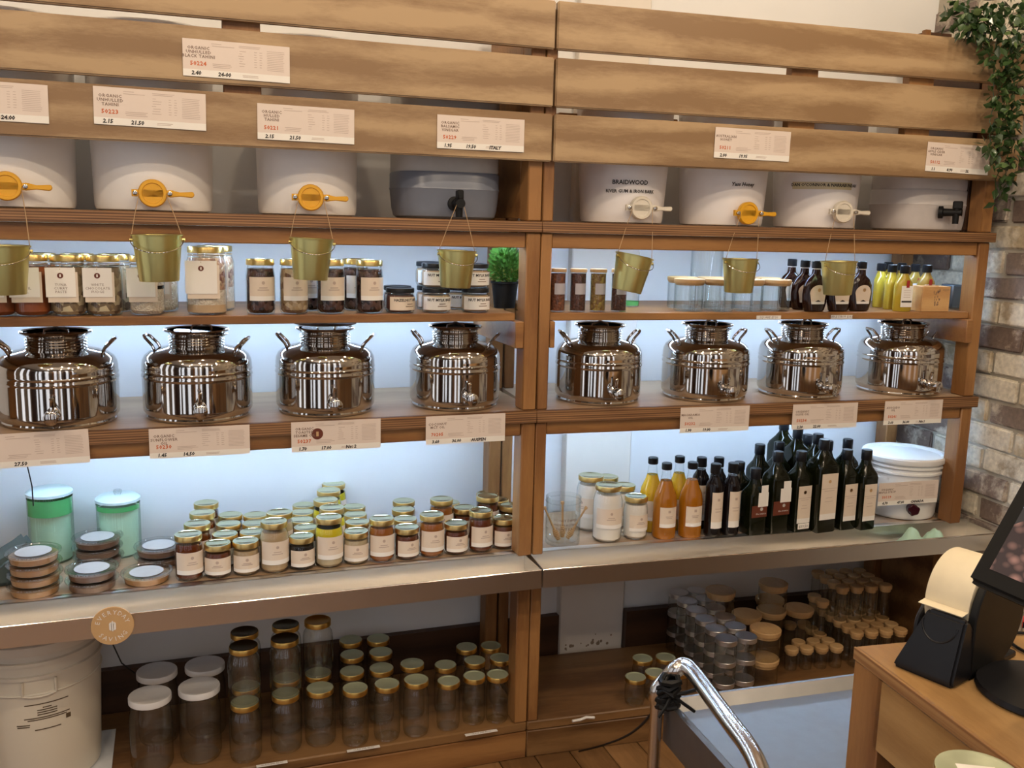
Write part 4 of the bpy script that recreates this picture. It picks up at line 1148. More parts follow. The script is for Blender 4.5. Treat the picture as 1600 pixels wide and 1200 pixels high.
g = 'labelled chocolate nut jars on the left thin shelf'
place(nj, ot(408, .0355), 0, 'labelled jar of dark chocolate nuts, first right of the tall tagged jar', g, {'contents': m_choc})
place(nj, ot(460, .0355), 0, 'labelled jar of pale nuts behind the third gold pail', g, {'contents': m_nuts})
place(nj, ot(517, .0355), 0, 'labelled jar of dark nuts just right of the third gold pail', g, {'contents': m_choc})
place(nj, ot(577, .0355), .1, 'labelled jar of large dark chocolate pieces beside the hazelnut jars', g, {'contents': m_choc})
place(nj, ot(482, .0355, .08), 0, 'nut jar standing behind the pale nut jar', g, {'contents': m_choc})
place(nj, ot(556, .0355, .08), 0, 'dark nut jar standing behind the large chocolate pieces', g, {'contents': m_choc})
def nutbase(name, txt, m_c, m_l):
    t = thing(name, 'x', 'jar'); jar_parts(t, .0385, .064, .034, .78, m_c, lid_m=m_black, lid_s=m_black, lidh=.011)
    lb = part('paper_label', MB().arc(.0391, -PI / 2 - 1.2, -PI / 2 + 1.2, .008, .042, 12), m_l, t)
    part('lettering', wrap_text(txt, .0098, .0395, -PI / 2 + .10, .034, space=1.0, bold=.00025), m_ink, lb, smooth=False)
    mb = MB(); a0 = -PI / 2 + .25
    for z, w in ((.024, .018), (.018, .026)): mb.arc(.0394, a0 - w / .078, a0 + w / .078, z - .001, z + .001, 3)
    part('small_print', mb, m_inkd, lb)
    return t
nb_ = nutbase('nut_base_jar', 'NUT MYLK BASE', m_nutb, m_paperw)
g = 'dark-lidded nut base jars on the left thin shelf'
place(nb_, ot(681, .0385), -.05, 'bottom nut base jar of the left stack, in front', g)
place(nb_, ot(679, .0385) + Vector((.002, 0, .0645)), .0, 'top nut base jar of the left stack, partly behind the gold pail', g)
place(nb_, ot(742, .0385), .05, 'bottom nut base jar of the right stack beside the plant', g)
place(nb_, ot(741, .0385) + Vector((.0, .002, .0645)), .0, 'top nut base jar of the right stack beside the plant', g)
place(nb_, ot(672, .0385, .083), 0, 'bottom nut base jar behind the left stack', g)
place(nb_, ot(671, .0385, .083) + Vector((0, 0, .0645)), 0, 'top nut base jar behind the left stack', g)
place(nb_, ot(717, .0385, .083), 0, 'single nut base jar seen between the two stacks', g)
hz_ = nutbase('hazelnut_jar', 'HAZELNUT MYLK', m_hazel, m_paper)
place(hz_, ot(625, .0385), .25, 'hazelnut base jar with pinkish label in front', 'hazelnut jars on the left thin shelf')
place(hz_, ot(621, .0385, .08), .0, 'hazelnut base jar behind the front one', 'hazelnut jars on the left thin shelf')
# potted plant
c = onx(788, .16, ZT, 0)
t = thing('potted_plant', 'small bushy green plant in a black pot beside the centre post', 'plant', c, 0)
part('pot', MB().lathe([(.028, 0), (.030, .001), (.037, .068), (.040, .069), (.040, .075), (.036, .075), (.034, .060), (0, .060)], 24), m_blackm, t)
rl = random.Random(5)
def leafcloud(n, cx, cz, rx, rz, L, seedm):
    mb = MB()
    for _ in range(n):
        d = Vector((rl.gauss(0, 1), rl.gauss(0, 1), rl.gauss(0, 1))).normalized() * (rl.random() ** .35)
        p = Vector((cx + d.x * rx, d.y * rx, cz + d.z * rz)); dirv = (d + Vector((0, 0, .5)) + Vector((rl.gauss(0, .4), rl.gauss(0, .4), rl.gauss(0, .3)))).normalized()
        s = dirv.cross(Vector((rl.random(), rl.random(), .3))).normalized(); l = L * rl.uniform(.7, 1.3)
        mb.add([p, p + dirv * l * .5 + s * l * .2, p + dirv * l, p + dirv * l * .5 - s * l * .2], [(0, 1, 2, 3)])
    return mb
part('foliage', leafcloud(1300, 0, .118, .042, .050, .016, 0), m_leaf3, t, smooth=False, kind='stuff')
part('pale_sprigs', leafcloud(160, .0, .100, .044, .035, .012, 0), mat('pale_sprig', (.45, .46, .14), .5), t, smooth=False, kind='stuff')

# ------------------------------------------------------------------ thin shelf, right
def tube_jar():
    t = thing('spice_tube', 'x', 'jar')
    part('glass', MB().lathe([(.0215, 0), (.022, .002), (.022, .108)], 20, cap1=False), m_glass, t)
    part('contents', MB().lathe([(.0205, .003), (.0205, .104)], 20), m_spice, t)
    part('lid', MB().lathe([(.0225, .108), (.0238, .109), (.0238, .117), (.0225, .118)], 20), m_cork, t)
    part('paper_label', MB().arc(.0226, -PI / 2 - .75, -PI / 2 + .75, .048, .078, 6), m_greylab, t)
    return t
tb = tube_jar(); g = 'wooden-lidded spice tubes on the right thin shelf'
for (px, mm, l) in ((870, m_spice2, 'spice tube tight against the centre post, red-brown contents'), (902, m_spice, 'spice tube second from the centre post, dark contents'),
                    (933, m_herb, 'spice tube with speckled golden-green herbs'), (966, m_spice, 'spice tube partly behind the tilted gold pail')):
    place(tb, ot(px, .022, .01, A), 0, l, g, {'contents': mm})
c = onx(983, .20, ZT, A)
t = thing('drinking_glass', 'small clear glass with a green base band behind the spice tubes', 'glass', c, 0)
part('glass', MB().lathe([(.026, 0), (.028, .002), (.031, .075), (.030, .075), (.027, .006), (0, .005)], 24, cap1=False), m_glass, t)
part('green_band', MB().lathe([(.0285, .004), (.0290, .016)], 24, cap0=False, cap1=False), MATS['green_band'], t)
def wide_jar(r, h):
    t = thing('empty_canister', 'x', 'jar')
    part('glass', MB().lathe([(r * .94, 0), (r, .003), (r, h - .012), (r - .0022, h - .012), (r - .0022, .006), (0, .006)], 28, cap1=False), m_glass, t)
    part('lid', MB().lathe([(r - .003, h - .018), (r + .001, h - .0115), (r + .002, h - .010), (r + .002, h - .001), (r, h)], 28), m_cork, t)
    return t
wj = wide_jar(.0425, .092); g = 'empty glass canisters with wooden lids on the right thin shelf'
for i, px in enumerate((1075, 1122, 1168, 1210)):
    place(wj, ot(px, .0425, .005, A), 0, 'empty wooden-lidded glass canister, front row, %s from the left' % NTH[i], g)
for i, px in enumerate((1064, 1110, 1153, 1194)):
    place(wj, ot(px, .0425, .10, A), 0, 'empty wooden-lidded glass canister, back row, %s from the left' % NTH[i], g)
c = onx(1101, .31, ZT, A)
t = thing('tall_glass_vase', 'tall clear glass cylinder behind the wooden-lidded canisters', 'vase', c, 0)
part('glass', MB().lathe([(.048, 0), (.05, .003), (.05, .185), (.048, .185), (.048, .008), (0, .008)], 32, cap1=False), m_glass, t)
def flask(name, w, d, h, m_b, m_cap, caph, style):
    t = thing(name, 'x', 'bottle')
    def ell(sx, sy, z): return [(sx * math.cos(a), sy * math.sin(a), z) for a in [2 * PI * i / 28 for i in range(28)]]
    hb = h - caph
    prof = [(w * .72, d * .8, 0), (w * .80, d, .003), (w * .97, d, h * .18), (w, d, h * .34), (w * .93, d, h * .52), (w * .70, d * .9, h * .64), (.36 * w, d * .6, h * .72), (.30 * w, .30 * w, h * .76), (.27 * w, .27 * w, hb)] if style == 'round' else \
           [(w * .92, d * .9, 0), (w, d, .003), (w, d, h * .55), (w * .94, d, h * .62), (w * .60, d * .8, h * .72), (.012, .012, h * .79), (.011, .011, hb)]
    vs = []; fs = []
    for p in prof: vs += ell(*p)
    for j in range(len(prof) - 1):
        for i in range(28): fs.append((j * 28 + i, j * 28 + (i + 1) % 28, (j + 1) * 28 + (i + 1) % 28, (j + 1) * 28 + i))
    fs.append(tuple(range(28))[::-1]); fs.append(tuple((len(prof) - 1) * 28 + i for i in range(28)))
    part('bottle_body', MB().add(vs, fs), m_b, t)
    part('cap', MB().lathe([(.0135, h - caph), (.0145, h - caph + .002), (.0145, h - .002), (.0125, h), (0, h)], 16), m_cap, t)
    if style == 'round':
        part('neck_seal', MB().lathe([(.0118, h - caph - .008), (.0120, h - caph)], 16, cap0=False, cap1=False), m_white, t)
        poly = []
        n = 16
        for i in range(n + 1):
            a = PI * i / n; poly.append((w * .66 * math.cos(a), h * .37 + h * .16 * math.sin(a)))
        poly = [(w * .52, h * .15)] + poly + [(-w * .52, h * .15)]
        def onb(x, z): return (x, -d * math.sqrt(max(0, 1 - (x / w) ** 2)) - .0012, z)
        mb = MB(); cx = [onb(x, z) for x, z in poly]; mid = onb(0, h * .3)
        mb.add(cx + [mid], [(i, (i + 1) % len(cx), len(cx)) for i in range(len(cx))])
        lb = part('paper_label', mb, m_paper, t)
        mb = MB(); mb.add([onb(x, z) [:1] + (onb(x, z)[1] - .0006,) + (z,) for x, z in ((-w * .53, h * .15), (-.0, h * .15), (w * .53, h * .15), (w * .56, h * .20), (0, h * .20), (-w * .56, h * .20))], [(0, 1, 4, 5), (1, 2, 3, 4)])
        part('white_strip', mb, m_paperw, lb)
        part('seal', MB().lathe([(0, .0006), (.0055, .0006)], 12, Matrix.Translation((0, -d - .0016, h * .43)) @ RX90), m_tan, lb)
    else:
        y = -d - .001
        lb = part('paper_label', MB().box(-w * .66, w * .66, y, y + .0006, h * .10, h * .56), m_paperw, t, smooth=False)
        part('black_band', MB().box(-w * .58, w * .58, y - .0005, y, h * .20, h * .235), m_ink, lb, smooth=False)
        part('red_seal', MB().box(-.005, .006, y - .0012, y - .0006, h * .52, h * .68), mat('red_wax', (.35, .02, .02), .4), t, bevel=.002)
        mb = MB()
        for q in (.46, .41, .36, .31): mb.box(-w * .4, w * .4, y - .0005, y, h * q, h * q + .001)
        part('small_print', mb, m_inkl, lb, smooth=False)
    return t
ms_ = flask('maple_syrup_bottle', .0430, .018, .149, m_syrup, m_black, .022, 'round'); g = 'dark maple syrup flasks on the right thin shelf'
for (px, bk_, l) in ((1271, 0, 'maple syrup flask in front, just left of the seventh gold pail'), (1309, .004, 'maple syrup flask in front, mostly hidden by the gold pail'), (1341, .012, 'maple syrup flask in front, right of the gold pail'),
                     (1253, .06, 'maple syrup flask standing second in the left file'), (1233, .13, 'maple syrup flask at the back left beside the empty canisters')):
    place(ms_, ot(px, .020, bk_, A), A + .08, l, g)
yf = flask('oil_flask', .0305, .019, .139, m_yflask, m_black, .024, 'flat'); g = 'flat yellow oil flasks on the right thin shelf'
for (px, bk_, mm, rz_, l) in ((1408, 0, m_yflask, A, 'yellow oil flask facing front with a white label and red seal'), (1389, .07, m_yflask, A + .7, 'yellow oil flask behind and left of the labelled front one'),
                         (1372, .14, m_yflask, A + .7, 'leftmost yellow oil flask beside the syrup'), (1443, .075, m_oflask, A, 'golden oil flask behind the little wooden crate'),
                         (1425, .13, m_oflask, A, 'golden oil flask at the back between labelled flask and crate'), (1404, .20, m_oflask, A, 'golden oil flask at the back centre of the flasks'),
                         (1383, .26, m_yflask, A, 'yellow oil flask at the very back near the wall')):
    place(yf, ot(px, .021, bk_, A), rz_, l, g, {'bottle_body': mm}, scale=1 if bk_ < .07 else 1.0)
c = ot(1451, .028, -.002, A)
t = thing('small_wooden_crate', 'small pale wooden box with a dark stencilled figure mark', 'crate', c, A)
bw, bh = .050, .077
for (b, nme) in (((-bw, bw, -.028, -.023, 0, bh), 'front_panel'), ((-bw, bw, .023, .028, 0, bh), 'back_panel'), ((-bw, -bw + .005, -.023, .023, 0, bh), 'side_panel'), ((bw - .005, bw, -.023, .023, 0, bh), 'side_panel'), ((-bw + .005, bw - .005, -.023, .023, 0, .005), 'base_panel')):
    part(nme, MB().box(*b), m_box, t, bevel=.001)
mb = MB(); rs = random.Random(3)
for k in range(26):
    x = rs.uniform(-.012, .012); z = rs.uniform(.016, .062); w = rs.uniform(.001, .004); mb.box(x, x + w, -.0284, -.0281, z, z + rs.uniform(.002, .008))
part('stencilled_mark', mb, m_inkd, t, smooth=False)
part('stencilled_lettering', merge(flat_text('OLIO', .010, .033, .066, -.0284)), m_inkd, t, smooth=False)
c = onx(1487, .16, ZT, A)
t = thing('slate_block', 'small dark blue-grey glass block at the right end of the thin shelf', 'block', c, A)
part('block', MB().box(-.028, .020, -.03, .03, 0, .075), mat('slate_blue', (.10, .13, .16), .4), t, bevel=.004)
part('clear_base', MB().box(-.030, .022, -.032, .032, 0, .006), m_plast, t)

# ------------------------------------------------------------------ steel urns
def make_urn():
    t = thing('steel_urn', 'x', 'urn'); r = .131
    b = [(r * .90, 0), (r * .95, .001), (r * .965, .006), (r * .955, .010), (r * .995, .018), (r, .023), (r, .026), (r, .060), (r, .096), (r, .0985), (r * 1.012, .101), (r * 1.012, .104), (r, .107), (r, .112), (r * 1.010, .115), (r, .1175), (r, .120), (r, .126), (r, .128),
         (r * .985, .140), (r * .94, .151), (r * .85, .160), (r * .72, .166), (r * .56, .170), (r * .50, .173)]
    part('urn_body', MB().lathe(b, 72, cap1=False), m_steel, t)
    nk = [(r * .50, .172)]
    for k in range(4): z = .176 + k * .0065; nk += [(r * .515, z), (r * .485, z + .003)]
    nk += [(r * .50, .203), (r * .58, .208), (r * .60, .211), (r * .585, .214), (r * .53, .212)]
    part('neck', MB().lathe(nk, 48, cap0=False, cap1=False), m_steel, t)
    part('lid', MB().lathe([(r * .49, .2005), (r * .48, .197), (r * .40, .196), (0, .196)], 40), m_steel, t)
    part('lid_handle', MB().tube([(-.028, 0, .196), (-.024, 0, .214), (0, 0, .221), (.024, 0, .214), (.028, 0, .196)], .0032, 8), m_steel, t)
    for sx in (-1, 1):
        def q(rr, ty, z): return (sx * rr, ty, z)
        pts = [q(.098, -.020, .160), q(.104, -.020, .172), q(.122, -.018, .190), q(.127, -.012, .194), q(.127, .012, .194), q(.122, .018, .190), q(.104, .020, .172), q(.098, .020, .160)]
        part('carry_handle', MB().tube(pts, .0038, 8), m_steel, t)
        mb = MB()
        for ty in (-.020, .020): mb.lathe([(.008, -.004), (.008, .003), (.005, .005)], 10, Matrix.Translation(q(.099, ty, .158)))
        part('handle_boss', mb, m_steel, t)
    # tap facing -y
    mb = MB(); T = Matrix.Translation((0, -.128, .040)) @ RX90
    mb.lathe([(.011, -.004), (.011, .006), (.008, .008), (.008, .014), (.0105, .016), (.0105, .022), (.009, .024), (.009, .030), (.0115, .032), (.0115, .046), (.009, .048)], 20, T)
    for i_, v_ in enumerate(mb.v): mb.v[i_] = (v_[0] * 1.4, -.128 + (v_[1] + .128) * 1.25, .040 + (v_[2] - .040) * 1.4)
    tp = part('tap', mb, m_steel, t)
    part('tap_lever', MB().tube([(0, -.150, .050), (0, -.150, .070), (0, -.153, .078)], .005, 8), m_steel, tp)
    part('emblem', wrap_text('10L', .009, .1315, -PI / 2, .082), m_inkd, t, smooth=False)
    return t
urn = make_urn(); g = 'polished steel oil urns on the middle shelf'
URN = [(95, 0, 1.04, 0, 'polished steel urn cut by the left edge of the photo'), (311, 0, 1.02, .35, 'polished steel urn, second from the left, lid askew'),
       (509, 0, .985, .30, 'polished steel urn, third from the left, flat cover above its neck'), (710, 0, .955, .45, 'polished steel urn left of the centre post'),
       (933, A, .955, 0, 'polished steel urn right of the centre post'), (1099, A, .985, 0, 'polished steel urn above the macadamia oil card'),
       (1247, A, .975, 0, 'polished steel urn, second from the right'), (1402, A, 1.0, 0, 'polished steel urn at the right end by the brick wall')]
for i, (px, ang, sc, hz, l) in enumerate(URN):
    yy = .138
    c = onx(px, yy, ZM, ang)
    o = place(urn, c, ang, l, g, scale=(sc, sc, 1.03))
    if hz:
        for ch in o.children:
            if ch.name.startswith(('carry_handle', 'handle_boss')): ch.rotation_euler.z = -hz
    if i in (1, 2, 5, 6, 7):
        for ch in o.children:
            if ch.name.split('.')[0] in ('lid', 'lid_handle'):
                ch.location.z = .006 if i != 2 else .012
                ch.rotation_euler = (.03, .05 if i != 2 else .0, .4)
    if i == 2:
        part('cover_plate', MB().lathe([(0, .2225), (.082, .2225), (.084, .2240), (.082, .2255), (0, .2255)], 40), m_steel, o)

# ------------------------------------------------------------------ bottom bay, left
# big cream bucket
c = onx(66, .17, ZB, 0)
t = thing('large_bucket', 'large cream plastic bucket on the base at the lower left corner', 'bucket', (c.x, .175, ZB), 0)
RB = .152
part('bucket_body', MB().lathe([(RB * .90, 0), (RB * .93, .004), (RB * .94, .012), (RB, .24), (RB, .30), (RB + .006, .302), (RB + .006, .310), (RB, .312), (RB, .335), (RB + .007, .337), (RB + .007, .345), (RB, .347), (RB, .365)], 64), m_cream_plastic, t)
part('lid', MB().lathe([(RB + .010, .365), (RB + .012, .370), (RB + .012, .388), (RB + .006, .392), (RB - .006, .392), (RB - .01, .384), (0, .384)], 64), m_cream_plastic, t)
cb = Vector((c.x, .175, ZB))
th = theta_for(cb, RB, ZB + .27, 62)
mb = MB()
fr_ = [((RB + .004) * math.cos(th + a), (RB + .004) * math.sin(th + a), z) for a, z in ((-.24, .298), (-.24, .262), (-.12, .258), (0, .257), (.12, .258), (.24, .262), (.24, .298))]
part('handle_lug', mb.tube(fr_, .0035, 6), m_cream_plastic, t)
part('lower_ring', MB().tube([((RB + .001) * math.cos(a), (RB + .001) * math.sin(a), .262) for a in [2 * PI * i / 48 for i in range(48)]], .003, 6, True), m_cream_plastic, t)
th = theta_for(cb, RB * .97, ZB + .2, 74)
rfb = lambda q: RB * .94 + (RB * .06) * (q / .24) + .0008
mb = MB()
for (z, w, dx) in ((.236, .10, 0), (.226, .02, .0), (.220, .045, .0), (.214, .045, .0), (.208, .045, .0), (.200, .105, 0), (.195, .09, 0), (.168, .06, 0), (.184, .03, -.055), (.179, .028, -.055)):
    a0 = th + dx / RB; mb.arc(rfb(z), a0 - w / 2 / RB, a0 + w / 2 / RB, z - .0013, z + .0013, 6)
mb.arc(rfb(.185), th + .28, th + .36, .180, .192, 2)
part('printed_text', mb, mat('bucket_print', (.10, .065, .03), .6), t, kind='stuff')
# white board under it
tag(link('white_board', MB().box(-.30, .10, -.12, .13, 0, .004).mesh('white_board', mat('white_board_face', (.62, .64, .66), .5)), None, (hitz(150, 1150, ZB).x - .05, .165, ZB + .0002), 0), 'thin white board lying under the large cream bucket', 'board')
t_ = [o for o in S.objects if o.get('label', '').startswith('large cream plastic bucket')][0]; t_.location.z = ZB + .0045
def empty_jar(name, r, h, nr, lm, ls, lidh=.014, n=26):
    t = thing(name, 'x', 'jar'); sh = h - lidh - .004
    pr = [(r * .72, .004), (r * .78, 0), (r * .92, .003), (r, .016), (r, sh * .74), (r * .985, sh * .81), (r * .93, sh * .89), (nr * .97, sh * .96), (nr * .94, sh), (nr, h - .003)]
    part('glass', MB().lathe(pr, n, cap1=False), m_glass_d, t)
    part('glass_base', MB().lathe([(r * .80, .006), (r * .84, .009), (r * .60, .008), (0, .011)], n), m_glass, t)
    lr = nr + .003
    mb = MB(); mb.lathe([(0, h - .0015), (lr * .80, h - .0015), (lr * .86, h), (lr - .001, h - .0002)], n, cap0=False, cap1=False)
    mb.cur = 1; mb.lathe([(lr - .001, h - .0002), (lr, h - .002), (lr, h - lidh), (lr - .001, h - lidh - .001)], n, cap0=False, cap1=False)
    part('lid', mb, [lm, ls], t); return t
m_wlid = mat('white_lid', (.72, .71, .70), .4); m_glid = mat('olive_gold_lid', (.52, .56, .38), .38, .55); m_gs = steel('gold_rim', (.70, .44, .12), .3); m_dlid = steel('dark_olive_lid', (.12, .10, .05), .35)
ej = empty_jar('empty_jar', .0535, .200, .050, m_wlid, m_wlid, .016); g = 'large empty jars with white lids'
for (px, py, l) in ((234, 1085, 'large empty white-lidded jar, front left'), (311, 1071, 'large empty white-lidded jar, front right'), (245, 1047, 'large empty white-lidded jar behind the front left one'), (320, 1037, 'large empty white-lidded jar behind the front right one')):
    c = lid(px, py, ZB + .200, ZB); c.y = max(c.y, .065); 
    if py < 1060: c.y = max(c.y, .18)
    place(ej, c, 0, l, g)
tj3 = empty_jar('tall_empty_jar', .0420, .158, .034, m_glid, m_gs); g = 'stacked tall empty jars'
STK = [(385, 1100, [(382, 993)], m_dlid, 'first'), (446, 1083, [(443, 984)], m_dlid, 'second'), (501, 1071, [], m_glid, 'third')]
for i, (px, fpx) in enumerate(((385, 1195), (448, 1180), (501, 1170))):
    c = base(px, fpx, ZB, .042); c.y = max(c.y, .048)
    if i < 2:
        place(tj3, c, 0, 'tall empty jar at the bottom front of the %s stacked column' % NTH[i], g)
        place(tj3, c + Vector((.0, .0, .1585)), 0, 'tall empty jar with dark lid on top front of the %s stacked column' % NTH[i], g, {'lid': m_dlid})
    else: place(tj3, c, 0, 'tall empty jar with olive lid in front of the third stacked column', g)
    cb2 = onx(px + (2 if i < 2 else -2) - 1, c.y + .088, ZB, 0)
    place(tj3, cb2, 0, 'tall empty jar at the bottom back of the %s stacked column' % NTH[i], g)
    place(tj3, cb2 + Vector((0, 0, .1585)), 0, 'tall empty jar on top back of the %s stacked column' % NTH[i], g, {'lid': m_dlid if i < 2 else m_gs})
mj = empty_jar('empty_jar', .0365, .160, .0315, m_glid, m_gs); mj2 = empty_jar('empty_jar', .0330, .141, .0290, m_glid, m_gs)
g = 'empty gold-lidded jars on the bottom shelf'
COLE = [(mj, .160, [(555, 1074), (550, 1048), (550, 1022), (548, 999)]), (mj, .160, [(605, 1068), (596, 1043), (595, 1018), (591, 997)]), (mj, .160, [(652, 1064), (644, 1036)]),
        (mj2, .141, [(701, 1063), (696, 1038)]), (mj2, .141, [(741, 1055), (742, 1031), (729, 1010)]), (mj2, .141, [(784, 1057), (782, 1027), (767, 1008)])]
for ci, (pr, h, lst) in enumerate(COLE):
    for ri, (px, py) in enumerate(lst):
        c = lid(px, py, ZB + h, ZB)
        if ri == 0: c.y = max(c.y, .040)
        if ri == 0 and ci == 5: c.x -= .006
        place(pr, c, 0, 'empty jar, %s from the front in the %s column right of the stacked ones' % (ORD[ri], NTH[ci]), g)
# white cable on the floor of the bay
tag(link('pale_lead', MB().tube([hitz(x, y, ZB + .004) for x, y in ((610, 1002), (655, 1005), (690, 1012), (715, 1022), (700, 1026), (672, 1032))], .0028, 6).mesh('pale_lead', mat('cable_grey', (.35, .32, .28), .5))),
    'pale cable trailing behind the empty jars on the left bottom shelf', 'cable')
tag(link('thin_lead', MB().tube([hit(175, 1004, .02), hit(190, 1036, .15), hit(214, 1054, .36)], .0018, 6).mesh('thin_lead', m_blackm)), 'thin black cable hanging below the round tan sign', 'cable')

# ------------------------------------------------------------------ bottom bay, right
sj = empty_jar('small_empty_jar', .0305, .085, .0290, m_glid, m_gs, .012); g = 'small empty gold-lidded jars by the steel trolley'
for i, (px, py) in enumerate(((993, 1057), (1018, 1053), (1058, 1054), (1010, 1031), (1035, 1030))):
    c = lid(px, py, ZB + .085, ZB)
    if i == 1: c = lid(1024, 1050, ZB + .085, ZB)
    if i == 2: c = lid(1060, 1048, ZB + .085, ZB)
    if i == 3: c = lid(1004, 1028, ZB + .085, ZB)
    if i == 4: c = lid(1040, 1026, ZB + .085, ZB)
    c.y = max(c.y, .0)
    place(sj, c, 0, 'small empty gold-lidded jar, %s of the group left of the trolley' % ['nearest', 'front middle', 'front right', 'back left', 'back right'][i], g)
sv = thing('silver_lid_jar', 'x', 'jar')
part('glass', MB().lathe([(.031, 0), (.033, .002), (.033, .050), (.031, .057)], 20, cap1=False), m_glass_d, sv)
part('lid', MB().lathe([(.0315, .0525), (.033, .053), (.033, .057), (.0322, .0576), (.033, .058), (.033, .062), (.0322, .0626), (.033, .063), (.033, .067), (.032, .068)], 24), m_alu, sv)
g = 'stacked small jars with silver lids'
p0 = Vector(lid(1135, 997, ZB + .2045, ZB)); p1 = Vector(lid(1074, 938, ZB + .2045, ZB)); stepv = (p1 - p0) / 4
side = Vector(lid(1166, 993, ZB + .2045, ZB)) - p0
sl = max(side.length, .0675); side = side.normalized() * sl; 
if stepv.length < .0675: stepv = stepv.normalized() * .0675
print('silver', p0, stepv, loc_y(p0, A))
for i in range(6):
    for j in range(2):
        c = p0 + stepv * i + side * j
        if loc_y(c, A) > .35: continue
        for k in range(3):
            place(sv, c + Vector((0, 0, k * .0684)), 0, 'small silver-lidded jar, %s layer, %s row from front, %s file' % (['bottom', 'middle', 'top'][k], NTH[i], ['left', 'right'][j]), g)
def wood_jar(name, r, h, lt=.014):
    t = thing(name, 'x', 'jar')
    part('glass', MB().lathe([(r * .94, 0), (r, .003), (r, h - lt)], 24, cap1=False), m_glass_d, t)
    part('lid', MB().lathe([(r - .003, h - lt - .010), (r - .002, h - lt), (r + .0015, h - lt), (r + .002, h - .002), (r, h)], 24), m_cork, t)
    return t
wj2 = wood_jar('wood_lid_jar', .0470, .095, .014); wj3 = wood_jar('wood_lid_jar', .0480, .160, .012); g = 'large wooden-lidded jars in the right bottom bay'
pb = []
c = Vector(lid(1193, 1026, ZB + .095, ZB)); pb.append(c)
place(wj2, c, 0, 'wooden-lidded jar at the bottom of the front pair, beside silver lids', g)
place(wj2, c + Vector((0, 0, .0955)), 0, 'wooden-lidded jar on top of the front pair, beside silver lids', g)
for (px, py, n, l) in ((1167, 958, 0, 'dull glass-topped jar behind the front wooden-lidded pair'), (1171, 915, 1, 'brown wooden-lidded jar under the highest one in the back group'), (1126, 921, 1, 'wooden-lidded jar nearest the silver lids and the wall'),
                    (1200, 940, 0, 'brown wooden-lidded jar in the middle of the back group'), (1236, 952, 0, 'brown wooden-lidded jar at the right of the back group')):
    zt = .160 + n * .0965
    c = Vector(lid(px, py, ZB + zt, ZB))
    if loc_y(c, A) > .335: c = onx(px, .335, ZB + zt, A); c.z = ZB
    for _ in range(14):
        for q in pb:
            d = c - q; d.z = 0
            if d.length < .100: dd = d.normalized(); c = c + Vector((dd.x, abs(dd.y) * .5, 0)) * (.101 - d.length)
    if loc_y(c, A) > .335: c.y -= loc_y(c, A) - .335
    pb.append(c); place(wj3, c, 0, l, g)
    if n: place(wj2, c + Vector((0, 0, .1605)), 0, 'wooden-lidded jar stacked as %s' % ('the highest of the back group' if px == 1171 else 'the upper one nearest the silver lids'), g)
ct = thing('cork_tube', 'x', 'jar')
part('glass', MB().lathe([(.0185, 0), (.020, .003), (.020, .106)], 16, cap1=False), m_glass_d, ct)
part('lid', MB().lathe([(.0185, .096), (.0188, .106), (.0225, .106), (.0225, .117), (.0205, .119)], 16), m_cork, ct)
cs = thing('cork_tube_short', 'x', 'jar')
cs.name = 'cork_pot'
part('glass', MB().lathe([(.0185, 0), (.020, .003), (.020, .060)], 16, cap1=False), m_glass_d, cs)
part('lid', MB().lathe([(.0185, .052), (.0188, .060), (.0225, .060), (.0225, .071), (.0205, .073)], 16), m_cork, cs)
g = 'cork-lidded glass tubes in rows in the right bottom bay'
q0 = Vector(lid(1237, 1012, ZB + .073, ZB)); q1 = Vector(lid(1307, 1008, ZB + .073, ZB)); sx = (q1 - q0) / 3
if sx.length < .047: sx = sx.normalized() * .047
sy = Vector((-math.sin(A), math.cos(A), 0)) * .0475
for i in range(4):
    for j in range(5):
        c = q0 + sx * i + sy * j
        if loc_y(c, A) > .36: continue
        if any((c - q).to_2d().length < .072 for q in pb): continue
        place(cs, c, 0, 'short cork-lidded pot, %s row from the front, %s from the left' % (NTH[j], NTH[i]), g)
        if j >= 2 and j <= 3: place(ct, c + Vector((0, 0, .0735)), 0, 'cork-lidded tube standing on the %s row of short pots, %s from the left' % (NTH[j], NTH[i]), g)
        pb2 = None
w0 = q0 + sx * 4.3
for i in range(5):
    for j in range(8):
        c = w0 + sx * i + sy * (j - 1)
        lx = c.x * math.cos(A) + c.y * math.sin(A)
        if loc_y(c, A) > .36 or loc_y(c, A) < .03 or lx > 1.37: continue
        tall_ = j >= 3
        for k in range(2 if j >= 3 else 1):
            place(ct if (k or j >= 1) else cs, c + Vector((0, 0, k * .1195)), 0, 'cork-lidded tube, right block, %s row from the front, %s from the left, %s' % (NTH[j], NTH[i], 'upper' if k else 'lower'), g)
tag(link('dark_hose', MB().tube([hit(1378, 900, .34, A), hit(1390, 912, .33, A), hit(1402, 910, .33, A), hit(1404, 922, .31, A)], .010, 8).mesh('dark_hose', m_blackm)), 'dark bundled hose behind the cork tubes at the right end', 'hose')

